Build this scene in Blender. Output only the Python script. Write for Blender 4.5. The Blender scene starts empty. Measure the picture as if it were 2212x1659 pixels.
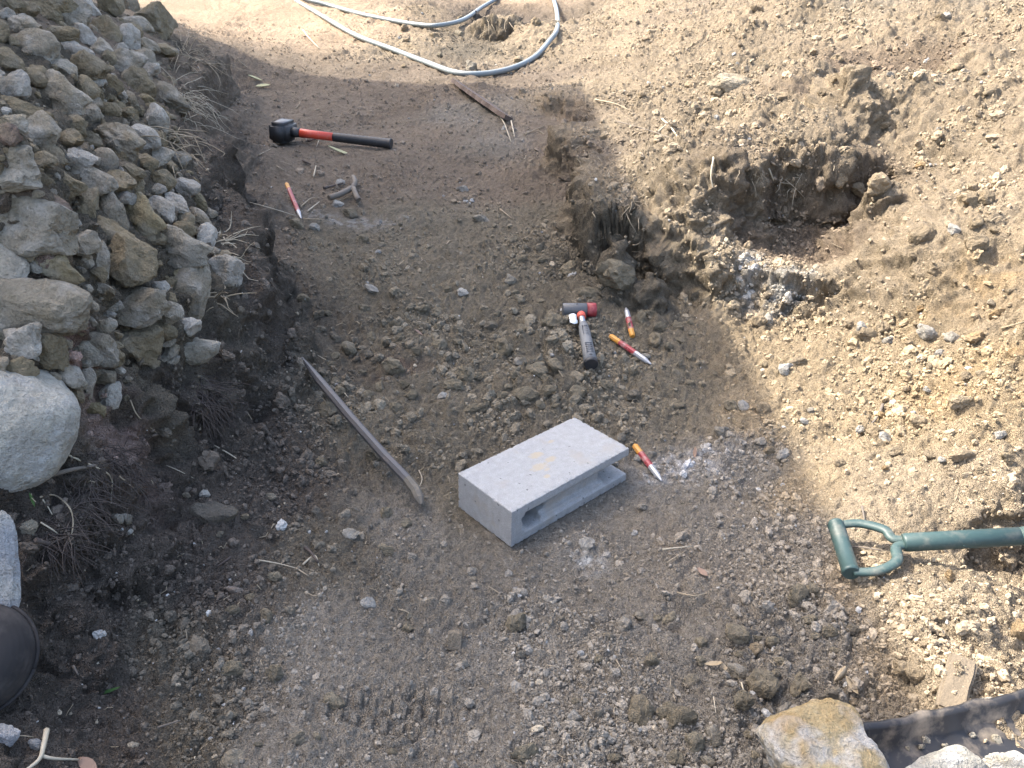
import bpy, bmesh, math, random
import numpy as np
from mathutils import Vector, Matrix, noise as mnoise

random.seed(7)
rng = np.random.default_rng(11)
scene = bpy.context.scene
COL = scene.collection

# ------------------------------------------------------------------ camera, sky, sun, exposure
CAM_H = 1.1616
FPX = 769.0                                   # focal length in pixels of a 1024 px wide picture
AX = np.array([[0.99972847, 0.02330192, 0.0],
               [0.01137584, -0.48806057, 0.87273563],
               [0.02033641, -0.87249866, -0.48819312]])   # world axes in (right, down, forward)
cam_data = bpy.data.cameras.new('camera')
cam_data.sensor_width = 36.0
cam_data.lens = FPX / 1024 * 36.0
cam_data.clip_start = 0.02
cam_data.clip_end = 2000
cam = bpy.data.objects.new('camera', cam_data)
COL.objects.link(cam)
right, down, fwd = AX[:, 0], AX[:, 1], AX[:, 2]
m = Matrix(((right[0], -down[0], -fwd[0], 0), (right[1], -down[1], -fwd[1], 0),
            (right[2], -down[2], -fwd[2], CAM_H), (0, 0, 0, 1)))
cam.matrix_world = m
scene.camera = cam

SUN_EL = math.radians(47)
SUN_TRAVEL = Vector((0.93, -0.36)).normalized()          # the way shadows fall, in plan
world = bpy.data.worlds.new('World')
scene.world = world
world.use_nodes = True
wn = world.node_tree
bg = wn.nodes['Background']
sky = wn.nodes.new('ShaderNodeTexSky')
sky.sky_type = 'NISHITA'
sky.sun_disc = False
sky.sun_elevation = SUN_EL
sky.sun_rotation = math.atan2(-SUN_TRAVEL.x, -SUN_TRAVEL.y)
sky.air_density = 1.0
sky.dust_density = 5.0
sky.ozone_density = 0.3
wn.links.new(sky.outputs[0], bg.inputs[0])
bg.inputs[1].default_value = 0.15
sun_data = bpy.data.lights.new('sun', 'SUN')
sun_data.energy = 2.7
sun_data.angle = math.radians(0.45)
sun_data.color = (1.0, 0.93, 0.82)
sun = bpy.data.objects.new('sun', sun_data)
COL.objects.link(sun)
d = Vector((SUN_TRAVEL.x * math.cos(SUN_EL), SUN_TRAVEL.y * math.cos(SUN_EL), -math.sin(SUN_EL)))
sun.rotation_euler = d.to_track_quat('-Z', 'Y').to_euler()
sun.location = (-6, 6, 9)
scene.view_settings.view_transform = 'Standard'
scene.view_settings.look = 'None'
scene.view_settings.exposure = 2.32
scene.view_settings.gamma = 1.0
scene.cycles.max_bounces = 4
scene.cycles.diffuse_bounces = 3
scene.cycles.glossy_bounces = 2

# ------------------------------------------------------------------ helpers: picture survey -> places
S = 2212 / 1024.0                             # survey notes are in a 2212 px wide view of the photograph
CAMP = Vector((0, 0, CAM_H))
def ray(X, Y):
    c = np.array([(X / S - 512) / FPX, (Y / S - 384) / FPX, 1.0])
    w = AX @ c
    return w                                  # scaled so that 1 unit = 1 m of depth
def at_z(X, Y, z):
    w = ray(X, Y)
    t = (z - CAM_H) / w[2]
    return np.array([w[0] * t, w[1] * t, z])
def at_depth(X, Y, dep):
    w = ray(X, Y)
    return Vector((w[0] * dep, w[1] * dep, CAM_H + w[2] * dep))
def depth_of(p):
    return p[0] * fwd[0] + p[1] * fwd[1] + (p[2] - CAM_H) * fwd[2]
RIGHT, UP, BACK = Vector(right), Vector(-down), Vector(-fwd)

# numpy noise
def _hash(ix, iy, seed):
    h = (ix.astype(np.int64) * 374761393 + iy.astype(np.int64) * 668265263 + seed * 974634777) & 0xffffffff
    h = ((h ^ (h >> 13)) * 1274126177) & 0xffffffff
    return h ^ (h >> 16)
def pn(x, y, seed=0):
    ix = np.floor(x); iy = np.floor(y); fx = x - ix; fy = y - iy
    u = fx * fx * fx * (fx * (fx * 6 - 15) + 10); v = fy * fy * fy * (fy * (fy * 6 - 15) + 10)
    def g(dx, dy):
        a = _hash(ix + dx, iy + dy, seed) * (2 * math.pi / 4294967296.0)
        return np.cos(a) * (fx - dx) + np.sin(a) * (fy - dy)
    n0 = g(0, 0) * (1 - u) + g(1, 0) * u
    n1 = g(0, 1) * (1 - u) + g(1, 1) * u
    return (n0 * (1 - v) + n1 * v) * 1.5
def fbm(x, y, oct=4, seed=0, gain=0.5):
    s = 0; a = 1.0
    for o in range(oct):
        s = s + a * pn(x, y, seed + o * 17); x = x * 2.03 + 5.2; y = y * 2.03 + 1.7; a *= gain
    return s
def domes(x, y, seed=0):
    """rounded lumps: for each cell one dome of random radius"""
    ix = np.floor(x); iy = np.floor(y); best = np.zeros_like(x)
    for dx in (-1, 0, 1):
        for dy in (-1, 0, 1):
            h = _hash(ix + dx, iy + dy, seed)
            px = ix + dx + (h & 1023) / 1023.0
            py = iy + dy + ((h >> 10) & 1023) / 1023.0
            r = 0.25 + 0.55 * (((h >> 20) & 1023) / 1023.0) ** 2
            q = 1 - ((x - px) ** 2 + (y - py) ** 2) / (r * r)
            best = np.maximum(best, np.sqrt(np.maximum(q, 0)) * r)
    return best
def pn3(p, seed=0):
    """gradient noise in space, p (n, 3)"""
    i = np.floor(p); f = p - i; w = f * f * f * (f * (f * 6 - 15) + 10); out = 0
    for dx in (0, 1):
        for dy in (0, 1):
            for dz in (0, 1):
                h = _hash(i[:, 0] + dx + (i[:, 2] + dz) * 57, i[:, 1] + dy + (i[:, 2] + dz) * 131, seed)
                a = (h & 65535) * (2 * math.pi / 65536); z = ((h >> 16) & 65535) / 32767.5 - 1; q = np.sqrt(np.maximum(0, 1 - z * z))
                g = np.cos(a) * q * (f[:, 0] - dx) + np.sin(a) * q * (f[:, 1] - dy) + z * (f[:, 2] - dz)
                out = out + g * (w[:, 0] if dx else 1 - w[:, 0]) * (w[:, 1] if dy else 1 - w[:, 1]) * (w[:, 2] if dz else 1 - w[:, 2])
    return out * 1.6
def smooth(a, b, x):
    t = np.clip((x - a) / (b - a), 0, 1)
    return t * t * (3 - 2 * t)

# ------------------------------------------------------------------ materials
def new_mat(name):
    mt = bpy.data.materials.new(name); mt.use_nodes = True
    nt = mt.node_tree
    return mt, nt, nt.nodes['Principled BSDF']
def N(nt, typ, **kw):
    n = nt.nodes.new(typ)
    for k, v in kw.items():
        if k.startswith('i_'): n.inputs[int(k[2:])].default_value = v
        else: setattr(n, k, v)
    return n
def ramp(nt, stops):
    r = nt.nodes.new('ShaderNodeValToRGB')
    e = r.color_ramp.elements
    while len(e) < len(stops): e.new(0.5)
    for el, (p, c) in zip(e, stops):
        el.position = p; el.color = (*c, 1) if len(c) == 3 else c
    return r
def noise_tex(nt, scale, detail=6, rough=0.6, vec=None):
    n = nt.nodes.new('ShaderNodeTexNoise')
    n.inputs['Scale'].default_value = scale; n.inputs['Detail'].default_value = detail; n.inputs['Roughness'].default_value = rough
    if vec is not None: nt.links.new(vec, n.inputs['Vector'])
    return n
def bump(nt, height, strength, dist, prev=None):
    b = nt.nodes.new('ShaderNodeBump')
    b.inputs['Strength'].default_value = strength; b.inputs['Distance'].default_value = dist
    nt.links.new(height, b.inputs['Height'])
    if prev is not None: nt.links.new(prev, b.inputs['Normal'])
    return b.outputs[0]
def mixc(nt, a, b, fac, mode='MIX'):
    mx = nt.nodes.new('ShaderNodeMix'); mx.data_type = 'RGBA'; mx.blend_type = mode
    for sock, v in ((mx.inputs[6], a), (mx.inputs[7], b), (mx.inputs[0], fac)):
        if isinstance(v, bpy.types.NodeSocket): nt.links.new(v, sock)
        elif isinstance(v, (int, float)): sock.default_value = v
        else: sock.default_value = (*v, 1)
    return mx.outputs[2]
def coat(name, col, rough=0.5, metal=0.0, dirt=0.35, dirt_col=(0.25, 0.2, 0.15), scale=60, bump_s=0.15, spec=0.4, var=0.15):
    """paint, rubber or metal with worn and dusty patches"""
    mt, nt, bs = new_mat(name)
    tc = N(nt, 'ShaderNodeTexCoord')
    n1 = noise_tex(nt, scale, 8, 0.65, tc.outputs['Object'])
    n2 = noise_tex(nt, scale * 4, 5, 0.6, tc.outputs['Object'])
    r = ramp(nt, [(0.5, (0, 0, 0)), (0.72, (1, 1, 1))]); nt.links.new(n1.outputs[0], r.inputs[0])
    mul = N(nt, 'ShaderNodeMath', operation='MULTIPLY'); mul.inputs[1].default_value = dirt
    nt.links.new(r.outputs[0], mul.inputs[0])
    lo = tuple(c * (1 - var) for c in col); hi = tuple(min(1, c * (1 + var)) for c in col)
    c0 = mixc(nt, lo, hi, n2.outputs[0])
    nt.links.new(mixc(nt, c0, dirt_col, mul.outputs[0]), bs.inputs['Base Color'])
    bs.inputs['Metallic'].default_value = metal
    rr = N(nt, 'ShaderNodeMapRange'); rr.inputs[3].default_value = rough * 0.8; rr.inputs[4].default_value = min(1, rough * 1.3)
    nt.links.new(n1.outputs[0], rr.inputs[0]); nt.links.new(rr.outputs[0], bs.inputs['Roughness'])
    bs.inputs['Specular IOR Level'].default_value = spec
    nt.links.new(bump(nt, n2.outputs[0], bump_s, 0.002), bs.inputs['Normal'])
    return mt

# soil: the colour of each kind of soil is stored per vertex, grain comes from noise
def soil_material(name, kind):
    mt, nt, bs = new_mat(name)
    at = N(nt, 'ShaderNodeAttribute', attribute_name='soil_colour')
    at.attribute_type = 'GEOMETRY' if kind == 'mesh' else 'INSTANCER'
    geo = N(nt, 'ShaderNodeNewGeometry')
    P = geo.outputs['Position']
    fine = noise_tex(nt, 330, 2, 0.7, P)
    r2 = ramp(nt, [(0.28, (0.62, 0.61, 0.60)), (0.5, (1.0, 1.0, 1.0)), (0.75, (1.38, 1.36, 1.32))]); nt.links.new(fine.outputs[0], r2.inputs[0])
    c = mixc(nt, at.outputs['Color'], r2.outputs[0], 1.0, 'MULTIPLY')
    if kind == 'mesh':
        mid = noise_tex(nt, 55, 4, 0.65, P)
        r1 = ramp(nt, [(0.25, (0.70, 0.69, 0.68)), (0.55, (1.0, 1.0, 1.0)), (0.8, (1.22, 1.22, 1.2))]); nt.links.new(mid.outputs[0], r1.inputs[0])
        c = mixc(nt, c, r1.outputs[0], 1.0, 'MULTIPLY')
        b1 = bump(nt, mid.outputs[0], 0.9, 0.02)
        nt.links.new(bump(nt, fine.outputs[0], 1.0, 0.010, b1), bs.inputs['Normal'])
    nt.links.new(c, bs.inputs['Base Color'])
    bs.inputs['Roughness'].default_value = 0.95
    bs.inputs['Specular IOR Level'].default_value = 0.15
    return mt
M_SOIL = soil_material('soil', 'mesh')
M_CRUMB = soil_material('soil_crumb', 'inst')

# stone: tone comes from the object colour, pale crust and dust from noise
def stone_material(name, crust=(0.40, 0.378, 0.335), crust_amt=0.7, dust=(0.185, 0.152, 0.098), fine_scale=200):
    mt, nt, bs = new_mat(name)
    oi = N(nt, 'ShaderNodeObjectInfo')
    geo = N(nt, 'ShaderNodeNewGeometry'); P = geo.outputs['Position']
    big = noise_tex(nt, 14, 3, 0.6, P)
    mid = noise_tex(nt, 45, 4, 0.7, P)
    fine = noise_tex(nt, fine_scale, 4, 0.75, P)
    r0 = ramp(nt, [(0.3, (0.80, 0.80, 0.80)), (0.7, (1.18, 1.17, 1.15))]); nt.links.new(mid.outputs[0], r0.inputs[0])
    r2 = ramp(nt, [(0.25, (0.68, 0.68, 0.68)), (0.5, (1, 1, 1)), (0.78, (1.22, 1.22, 1.22))]); nt.links.new(fine.outputs[0], r2.inputs[0])
    c = mixc(nt, oi.outputs['Color'], r0.outputs[0], 1.0, 'MULTIPLY')
    rc = ramp(nt, [(0.47, (0, 0, 0)), (0.60, (1, 1, 1))]); nt.links.new(big.outputs[0], rc.inputs[0])
    mu = N(nt, 'ShaderNodeMath', operation='MULTIPLY'); nt.links.new(rc.outputs[0], mu.inputs[0])
    al = N(nt, 'ShaderNodeMath', operation='MULTIPLY'); al.inputs[1].default_value = crust_amt
    nt.links.new(oi.outputs['Alpha'], al.inputs[0]); nt.links.new(al.outputs[0], mu.inputs[1])
    c = mixc(nt, c, crust, mu.outputs[0])
    rd = ramp(nt, [(0.48, (0, 0, 0)), (0.62, (0.5, 0.5, 0.5))])
    d2 = noise_tex(nt, 13, 3, 0.6, P); nt.links.new(d2.outputs[0], rd.inputs[0])
    c = mixc(nt, c, dust, rd.outputs[0])
    c = mixc(nt, c, r2.outputs[0], 1.0, 'MULTIPLY')
    nt.links.new(c, bs.inputs['Base Color'])
    bs.inputs['Roughness'].default_value = 0.92
    bs.inputs['Specular IOR Level'].default_value = 0.2
    b1 = bump(nt, mid.outputs[0], 0.8, 0.02)
    b2 = bump(nt, fine.outputs[0], 0.9, 0.008, b1)
    nt.links.new(b2, bs.inputs['Normal'])
    return mt
M_STONE = stone_material('rubble_stone')
M_CLOD = stone_material('clod', crust=(0.30, 0.27, 0.215), crust_amt=0.35, dust=(0.17, 0.14, 0.098))

# ------------------------------------------------------------------ object helpers
def tag(o, label=None, cat=None, group=None, kind=None):
    if label: o['label'] = label
    if cat: o['category'] = cat
    if group: o['group'] = group
    if kind: o['kind'] = kind
    return o
def empty(name, loc=(0, 0, 0)):
    o = bpy.data.objects.new(name, None); COL.objects.link(o); o.location = loc
    o.empty_display_size = 0.02
    return o
def link(name, me, parent=None, mat=None):
    o = bpy.data.objects.new(name, me); COL.objects.link(o)
    if mat and not me.materials: me.materials.append(mat)
    if parent is not None: o.parent = parent
    return o
def mesh_np(name, co, faces, smooth_=True):
    me = bpy.data.meshes.new(name)
    me.from_pydata(co if isinstance(co, list) else co.tolist(), [], faces if isinstance(faces, list) else faces.tolist())
    if smooth_: me.polygons.foreach_set('use_smooth', np.ones(len(me.polygons), bool))
    me.update()
    return me
def grid_mesh(name, V, rows, cols, wrap=False):
    """V (rows*cols,3) -> quad mesh, built without python loops"""
    i = np.arange(rows - 1)[:, None]; j = np.arange(cols if wrap else cols - 1)[None, :]
    a = i * cols + j; b = i * cols + (j + 1) % cols
    q = np.stack([a, b, b + cols, a + cols], -1).reshape(-1, 4)
    me = bpy.data.meshes.new(name)
    me.vertices.add(len(V)); me.vertices.foreach_set('co', V.astype(np.float32).ravel())
    n = len(q)
    me.loops.add(n * 4); me.loops.foreach_set('vertex_index', q.astype(np.int32).ravel())
    me.polygons.add(n); me.polygons.foreach_set('loop_start', (np.arange(n) * 4).astype(np.int32))
    me.polygons.foreach_set('use_smooth', np.ones(n, bool))
    me.update(calc_edges=True); me.validate()
    return me
def tube(pts, rad, sides=8, caps=True, twist=0.0, flat=1.0):
    """list of points + radius (number or list) -> verts, faces of a tapering tube"""
    pts = [Vector(p) for p in pts]; n = len(pts)
    if isinstance(rad, (int, float)): rad = [rad] * n
    t0 = (pts[1] - pts[0]).normalized()
    ref = Vector((0, 0, 1)) if abs(t0.z) < 0.9 else Vector((1, 0, 0))
    u = t0.cross(ref).normalized()
    vs, fs = [], []
    for i in range(n):
        t = (pts[min(i + 1, n - 1)] - pts[max(i - 1, 0)]).normalized()
        u = (u - t * u.dot(t)).normalized(); w = t.cross(u)
        for k in range(sides):
            a = 2 * math.pi * (k + 0.5) / sides + twist
            vs.append(tuple(pts[i] + u * math.cos(a) * rad[i] + w * math.sin(a) * rad[i] * flat))
    for i in range(n - 1):
        for k in range(sides):
            k2 = (k + 1) % sides
            fs.append((i * sides + k, i * sides + k2, (i + 1) * sides + k2, (i + 1) * sides + k))
    if caps:
        fs.append(tuple(reversed(range(sides)))); fs.append(tuple((n - 1) * sides + k for k in range(sides)))
    return vs, fs
def join_vf(parts):
    V, F = [], []
    for v, f in parts:
        o = len(V); V += v; F += [tuple(i + o for i in q) for q in f]
    return V, F
def catmull(pts, k=6):
    P = [Vector(p) for p in pts]; P = [2 * P[0] - P[1]] + P + [2 * P[-1] - P[-2]]
    out = []
    for i in range(1, len(P) - 2):
        for s in range(k):
            t = s / k
            out.append(0.5 * (2 * P[i] + (P[i + 1] - P[i - 1]) * t + (2 * P[i - 1] - 5 * P[i] + 4 * P[i + 1] - P[i + 2]) * t * t
                              + (3 * P[i] - P[i - 1] - 3 * P[i + 1] + P[i + 2]) * t ** 3))
    out.append(P[-2])
    return out
# ------------------------------------------------------------------ the ground
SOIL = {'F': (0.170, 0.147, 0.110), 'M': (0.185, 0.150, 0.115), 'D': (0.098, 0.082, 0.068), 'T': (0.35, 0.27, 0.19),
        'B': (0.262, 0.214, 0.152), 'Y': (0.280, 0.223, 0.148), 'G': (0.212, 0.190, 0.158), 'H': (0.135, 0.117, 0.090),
        'W': (0.55, 0.55, 0.55), 'R': (0.165, 0.128, 0.095), 'P': (0.27, 0.20, 0.17)}  # R: brown soil darkened to stand for shade inside the hollows
# survey points: x, y in the 2212 px view, height of the soil there (m), roughness, soil
CTRL = [
 (1100,1650,.05,0.50,'G'),(600,1650,.06,0.43,'G'),(1500,1650,.10,0.62,'G'),(1100,1400,.02,0.43,'G'),(700,1400,.02,0.43,'G'),(1450,1400,.05,0.50,'G'),
 (1100,1180,.0,0.31,'G'),(900,1130,.0,0.43,'G'),(1350,1050,.0,0.31,'G'),(1250,960,.0,0.48,'F'),(1150,1060,.0,0.31,'G'),(1000,1080,.0,0.48,'F'),(1250,1130,.0,0.31,'G'),
 (700,1180,.03,0.64,'H'),(1550,1150,.03,0.37,'G'),(800,900,.02,0.72,'F'),(1000,950,.02,0.80,'F'),
 (1200,850,.04,0.96,'F'),(1450,850,.04,0.56,'F'),(700,860,.03,0.72,'H'),(900,720,.06,0.72,'F'),(1150,720,.07,0.80,'F'),(1350,720,.08,0.56,'F'),
 (800,600,.10,0.64,'F'),(1000,600,.10,0.64,'F'),(1150,600,.11,0.64,'F'),(700,520,.13,0.48,'F'),(900,480,.15,0.44,'F'),(1080,480,.16,0.40,'F'),
 (650,400,.18,.3,'M'),(850,380,.2,.25,'M'),(1000,380,.2,.35,'M'),(600,320,.22,.22,'M'),(750,320,.23,.2,'M'),(900,300,.24,.3,'M'),
 (560,240,.28,.3,'M'),(700,230,.29,.25,'M'),(860,230,.295,.4,'M'),(1000,240,.32,0.37,'G'),(1100,310,.27,0.50,'G'),(1120,400,.2,.5,'M'),
 (600,170,.36,.25,'M'),(850,170,.37,.45,'M'),(1000,185,.39,.6,'M'),(1150,180,.40,.5,'M'),
 (500,80,.50,.3,'T'),(620,60,.53,.25,'T'),(750,75,.52,.5,'T'),(900,95,.50,.8,'B'),(1000,110,.47,0.56,'H'),(450,20,.63,.3,'T'),(620,12,.67,.3,'T'),(800,30,.63,.6,'T'),(920,20,.67,.8,'B'),
 (1090,105,.43,.6,'H'),(1060,80,.45,.8,'D'),(1130,85,.47,.8,'D'),(1090,35,.68,.8,'B'),(1150,50,.66,.8,'B'),(1010,15,.70,.8,'D'),(990,45,.56,.7,'D'),(1190,90,.56,.8,'B'),
 # right wall of the cutting: foot and lip
 (1170,330,.24,.4,'M'),(1205,270,.33,.4,'M'),(1250,285,.42,.7,'B'),(1220,190,.44,.5,'B'),(1180,470,.16,.6,'F'),(1250,590,.115,.7,'F'),(1230,400,.25,.5,'M'),
 (1300,390,.37,.9,'B'),(1390,450,.34,1,'B'),(1480,490,.335,1,'B'),(1520,560,.25,.9,'B'),(1330,640,.085,.8,'F'),(1430,655,.10,.8,'F'),(1500,655,.12,.8,'F'),
 (1330,570,.245,.6,'H'),(1420,600,.235,.6,'H'),(1270,510,.26,.5,'H'),
 # top of the right bank
 (1400,350,.45,1.2,'B'),(1500,420,.43,1.2,'B'),(1600,350,.53,1.2,'B'),(1450,200,.55,1,'B'),(1330,200,.48,.7,'B'),(1300,110,.55,.7,'B'),(1300,50,.66,.8,'B'),(1500,50,.76,1,'B'),(1400,100,.62,1,'B'),
 (1700,50,.83,1.2,'B'),(1900,50,.88,1,'B'),(2150,40,.93,.9,'B'),(1650,150,.67,1.2,'B'),(1560,260,.55,1.2,'B'),(1750,250,.60,1.2,'B'),
 # the large hollow in the right bank, its shade darkened into soil R
 (1720,320,.54,1,'B'),(1800,325,.54,1,'B'),(1640,380,.47,1,'B'),(1900,390,.50,1,'B'),(1660,490,.27,.6,'R'),(1750,495,.265,.5,'R'),(1850,490,.275,.6,'R'),
 (1600,530,.255,.6,'R'),(1700,565,.235,.5,'R'),(1800,555,.245,.5,'R'),(1560,480,.345,.9,'B'),(1590,440,.38,.8,'R'),(1940,450,.42,.8,'B'),
 (1540,590,.235,.8,'B'),(1700,592,.245,.7,'B'),(1780,620,.23,.7,'B'),(1620,580,.245,.8,'Y'),(1640,655,.14,.9,'Y'),(1700,668,.14,.9,'Y'),(1770,675,.15,.9,'Y'),(1600,640,.15,.8,'Y'),
 (1960,520,.42,.4,'B'),(1930,600,.32,.4,'B'),(1860,600,.28,.4,'B'),(2020,430,.49,.9,'B'),(2150,500,.49,1,'B'),(2150,300,.63,1.1,'B'),(2050,300,.60,1,'B'),
 # upper hollows, shade painted in with soil R
 (1850,222,.595,.5,'R'),(1790,225,.60,.6,'R'),(1840,140,.80,.8,'B'),(1840,165,.68,.6,'R'),(1775,150,.72,.9,'B'),(1985,222,.60,.5,'R'),(1990,150,.78,.8,'B'),(1988,180,.67,.6,'R'),(1915,170,.73,.8,'B'),(1920,225,.60,.6,'B'),
 (2080,170,.74,.9,'B'),(2190,160,.76,.9,'B'),(1900,280,.575,.8,'B'),(2100,100,.85,.8,'B'),
 # right slope
 (1650,730,.10,.9,'Y'),(1800,760,.16,.9,'Y'),(1950,730,.23,.9,'Y'),(2150,650,.37,.9,'B'),(2150,780,.31,1,'Y'),(1640,880,.055,.5,'Y'),(1780,900,.09,.6,'Y'),(1950,900,.165,.9,'Y'),(2150,900,.255,1,'Y'),
 (1620,1020,.03,.5,'G'),(1750,1050,.07,.5,'Y'),(1900,1060,.125,.5,'B'),(2150,1050,.19,.5,'B'),(1700,1200,.05,.6,'G'),(1880,1260,.135,.5,'B'),(2000,1180,.115,.5,'B'),(2120,1215,.045,.5,'B'),(2200,1215,.05,.5,'B'),(2100,1120,.135,.4,'B'),(2200,1110,.16,.4,'B'),(2030,1260,.15,.5,'B'),(2150,1310,.14,.7,'B'),
 (1750,1400,.08,1,'G'),(1950,1450,.13,1,'B'),(2150,1450,.17,.9,'B'),(2100,1560,.15,.9,'B'),(1850,1600,.12,1,'G'),(1650,1550,.09,1.1,'G'),
 # left wall of the cutting: edge and foot
 (440,100,.62,.4,'M'),(478,195,.34,.3,'M'),(440,230,.485,.4,'D'),(492,300,.255,.3,'M'),(455,330,.46,.5,'D'),(525,400,.195,.4,'M'),(482,470,.40,.5,'D'),(590,525,.14,.5,'M'),
 (520,480,.24,.4,'D'),(545,600,.34,.6,'D'),(632,700,.06,.7,'H'),(560,680,.265,.8,'D'),(662,795,.04,.7,'H'),(600,640,.16,.6,'D'),
 (450,800,.24,.9,'D'),(300,850,.33,.8,'H'),(400,930,.18,.9,'D'),(250,960,.28,.8,'P'),(550,930,.07,.9,'D'),(450,1100,.085,.9,'D'),(330,1130,.12,.8,'D'),(160,1130,.25,.7,'D'),(330,1030,.17,.7,'D'),
 (580,1060,.045,.9,'D'),(200,1300,.105,.7,'D'),(100,1250,.22,.7,'D'),(60,1450,.14,.7,'D'),(200,1500,.06,.7,'D'),(60,1620,.13,.7,'D'),(350,1400,.035,.8,'H'),(420,1250,.05,.8,'D'),(400,1580,.045,.7,'H'),(250,1640,.07,.7,'D'),
 # the rubble heap on the left
 (50,50,.95,.5,'H'),(300,50,.78,.5,'H'),(200,150,.83,.5,'H'),(380,120,.66,.5,'M'),(400,200,.57,.5,'M'),(415,330,.49,.5,'M'),(300,300,.64,.5,'H'),(150,300,.75,.5,'H'),(30,300,.86,.5,'H'),
 (100,450,.69,.5,'H'),(250,480,.58,.5,'H'),(400,480,.46,.5,'H'),(150,600,.59,.5,'H'),(350,600,.46,.5,'H'),(450,610,.40,.5,'H'),(390,700,.385,.5,'H'),(220,740,.43,.5,'H'),(30,700,.58,.5,'H'),(200,850,.37,.5,'H'),(60,850,.43,.5,'H'),(100,1000,.34,.5,'D'),
]
PLAN = [(-2.6,2.5,1.15,.5,'H'),(-2.0,1.4,1.0,.5,'H'),(-3.0,4.0,1.1,.5,'H'),(-2.9,6.0,.85,.4,'T'),(-1.7,.8,.75,.5,'H'),(-1.3,.3,.35,.5,'D'),(0,.3,.1,.8,'G'),(.8,.35,.18,.8,'G'),
        (0,-1,.25,.6,'G'),(-2,-1,.6,.6,'D'),(2,-1,.6,.6,'B'),(2.3,.9,.62,.8,'B'),(2.6,2.6,.95,.9,'B'),(3,4.2,1.15,.9,'B'),(3.2,6.5,1.2,.9,'B'),(-3,9,.80,.4,'T'),(0,9.5,.86,.5,'T'),(1.5,8,1.0,.8,'B'),
        (-5,4,.85,.4,'T'),(-5,8,.8,.4,'T'),(-4,1,.9,.5,'D'),(5,2,1.1,.8,'B'),(6,7,1.1,.7,'B'),(0,14,.9,.5,'T'),(-8,0,.8,.5,'D'),(8,0,.9,.7,'B'),(0,-6,.6,.5,'D')]
pts = [tuple(at_z(X, Y, z)) + (r, s) for X, Y, z, r, s in CTRL] + PLAN
CP = np.array([[p[0], p[1]] for p in pts]); CZ = np.array([p[2] for p in pts])
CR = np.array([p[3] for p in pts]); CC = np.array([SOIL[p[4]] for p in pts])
def warp(x, y):                                # log-polar: the survey is denser near by
    r = np.sqrt(x * x + y * y) + 0.35; a = np.arctan2(x, y)
    return np.stack([a * 1.6, np.log(r) * 1.6], -1)
CW = warp(CP[:, 0], CP[:, 1])
RC = 0.012
def phi(A, B):
    return np.sqrt(((A[:, None, :] - B[None, :, :]) ** 2).sum(-1) + RC * RC)
K = phi(CW, CW); n = len(CW)
Amat = np.zeros((n + 1, n + 1)); Amat[:n, :n] = K - np.eye(n) * 0.002; Amat[:n, n] = 1; Amat[n, :n] = 1
sol = np.linalg.solve(Amat, np.r_[CZ, 0])
def base_h(x, y):
    W = warp(x, y); out = np.empty(len(x)); 
    for s in range(0, len(x), 60000):
        out[s:s + 60000] = phi(W[s:s + 60000], CW) @ sol[:n] + sol[n]
    return out
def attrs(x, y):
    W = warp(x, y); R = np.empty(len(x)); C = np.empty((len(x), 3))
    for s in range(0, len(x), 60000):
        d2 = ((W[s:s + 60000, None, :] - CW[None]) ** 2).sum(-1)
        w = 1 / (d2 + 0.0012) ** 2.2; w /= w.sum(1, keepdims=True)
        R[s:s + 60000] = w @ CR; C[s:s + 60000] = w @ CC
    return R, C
# boot-tread ripples: x, y, radius (m), wavelength, angle, height
RIPPLES = [(720,390,.28,.030,80,.0055),(830,360,.3,.028,60,.005),(560,150,.4,.04,85,.007),(700,150,.4,.045,100,.007),(850,250,.35,.034,70,.006),(980,545,.14,.028,75,.007),
           (920,600,.14,.03,70,.007),(780,590,.12,.024,20,.004),(500,60,.5,.05,80,.008),(640,100,.5,.05,95,.008),(880,410,.25,.03,40,.005),(640,240,.3,.03,110,.005),
           (760,590,.16,.02,85,.004),(560,380,.2,.03,60,.004),(1000,690,.06,.016,85,.005)]
def detail_h(x, y, R, slope):
    wx = x + 0.03 * pn(x * 6, y * 6, 91); wy = y + 0.03 * pn(x * 6 + 9, y * 6, 92)
    h = 0.022 * fbm(x * 2.2, y * 2.2, 3, 3) * (0.35 + 0.65 * R)
    h += R * 0.030 * (pn(wx * 7, wy * 7, 21)) * 0.6
    hp = smooth(.95, 1.22, R)
    h += hp * (0.075 * pn(wx * 2.6, wy * 2.6, 61) - 0.06 * np.maximum(0, .16 - np.abs(pn(wx * 3.1, wy * 3.1, 62))) / .16 * smooth(-.1, .4, pn(x * 1.7, y * 1.7, 63)))
    pat = smooth(-0.25, 0.45, fbm(x * 3.3, y * 3.3, 2, 55))
    h += R ** 1.3 * 0.115 * domes(wx * 11, wy * 11, 5) / 2.2 * (0.25 + 0.75 * pat) * 0.75
    h += R * 0.062 * domes(wx * 24, wy * 24, 6) / 2.2 * (0.3 + 0.7 * pat)
    h += (0.15 + 0.85 * R) * 0.028 * domes(wx * 52, wy * 52, 8) / 2.0
    h += (0.2 + 0.8 * R) * 0.013 * domes(x * 110, y * 110, 9) / 2.0
    h += (0.3 + 0.7 * R) * (0.009 * fbm(x * 42, y * 42, 3, 12) + 0.0035 * np.abs(pn(x * 170, y * 170, 13)))
    return h
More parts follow.
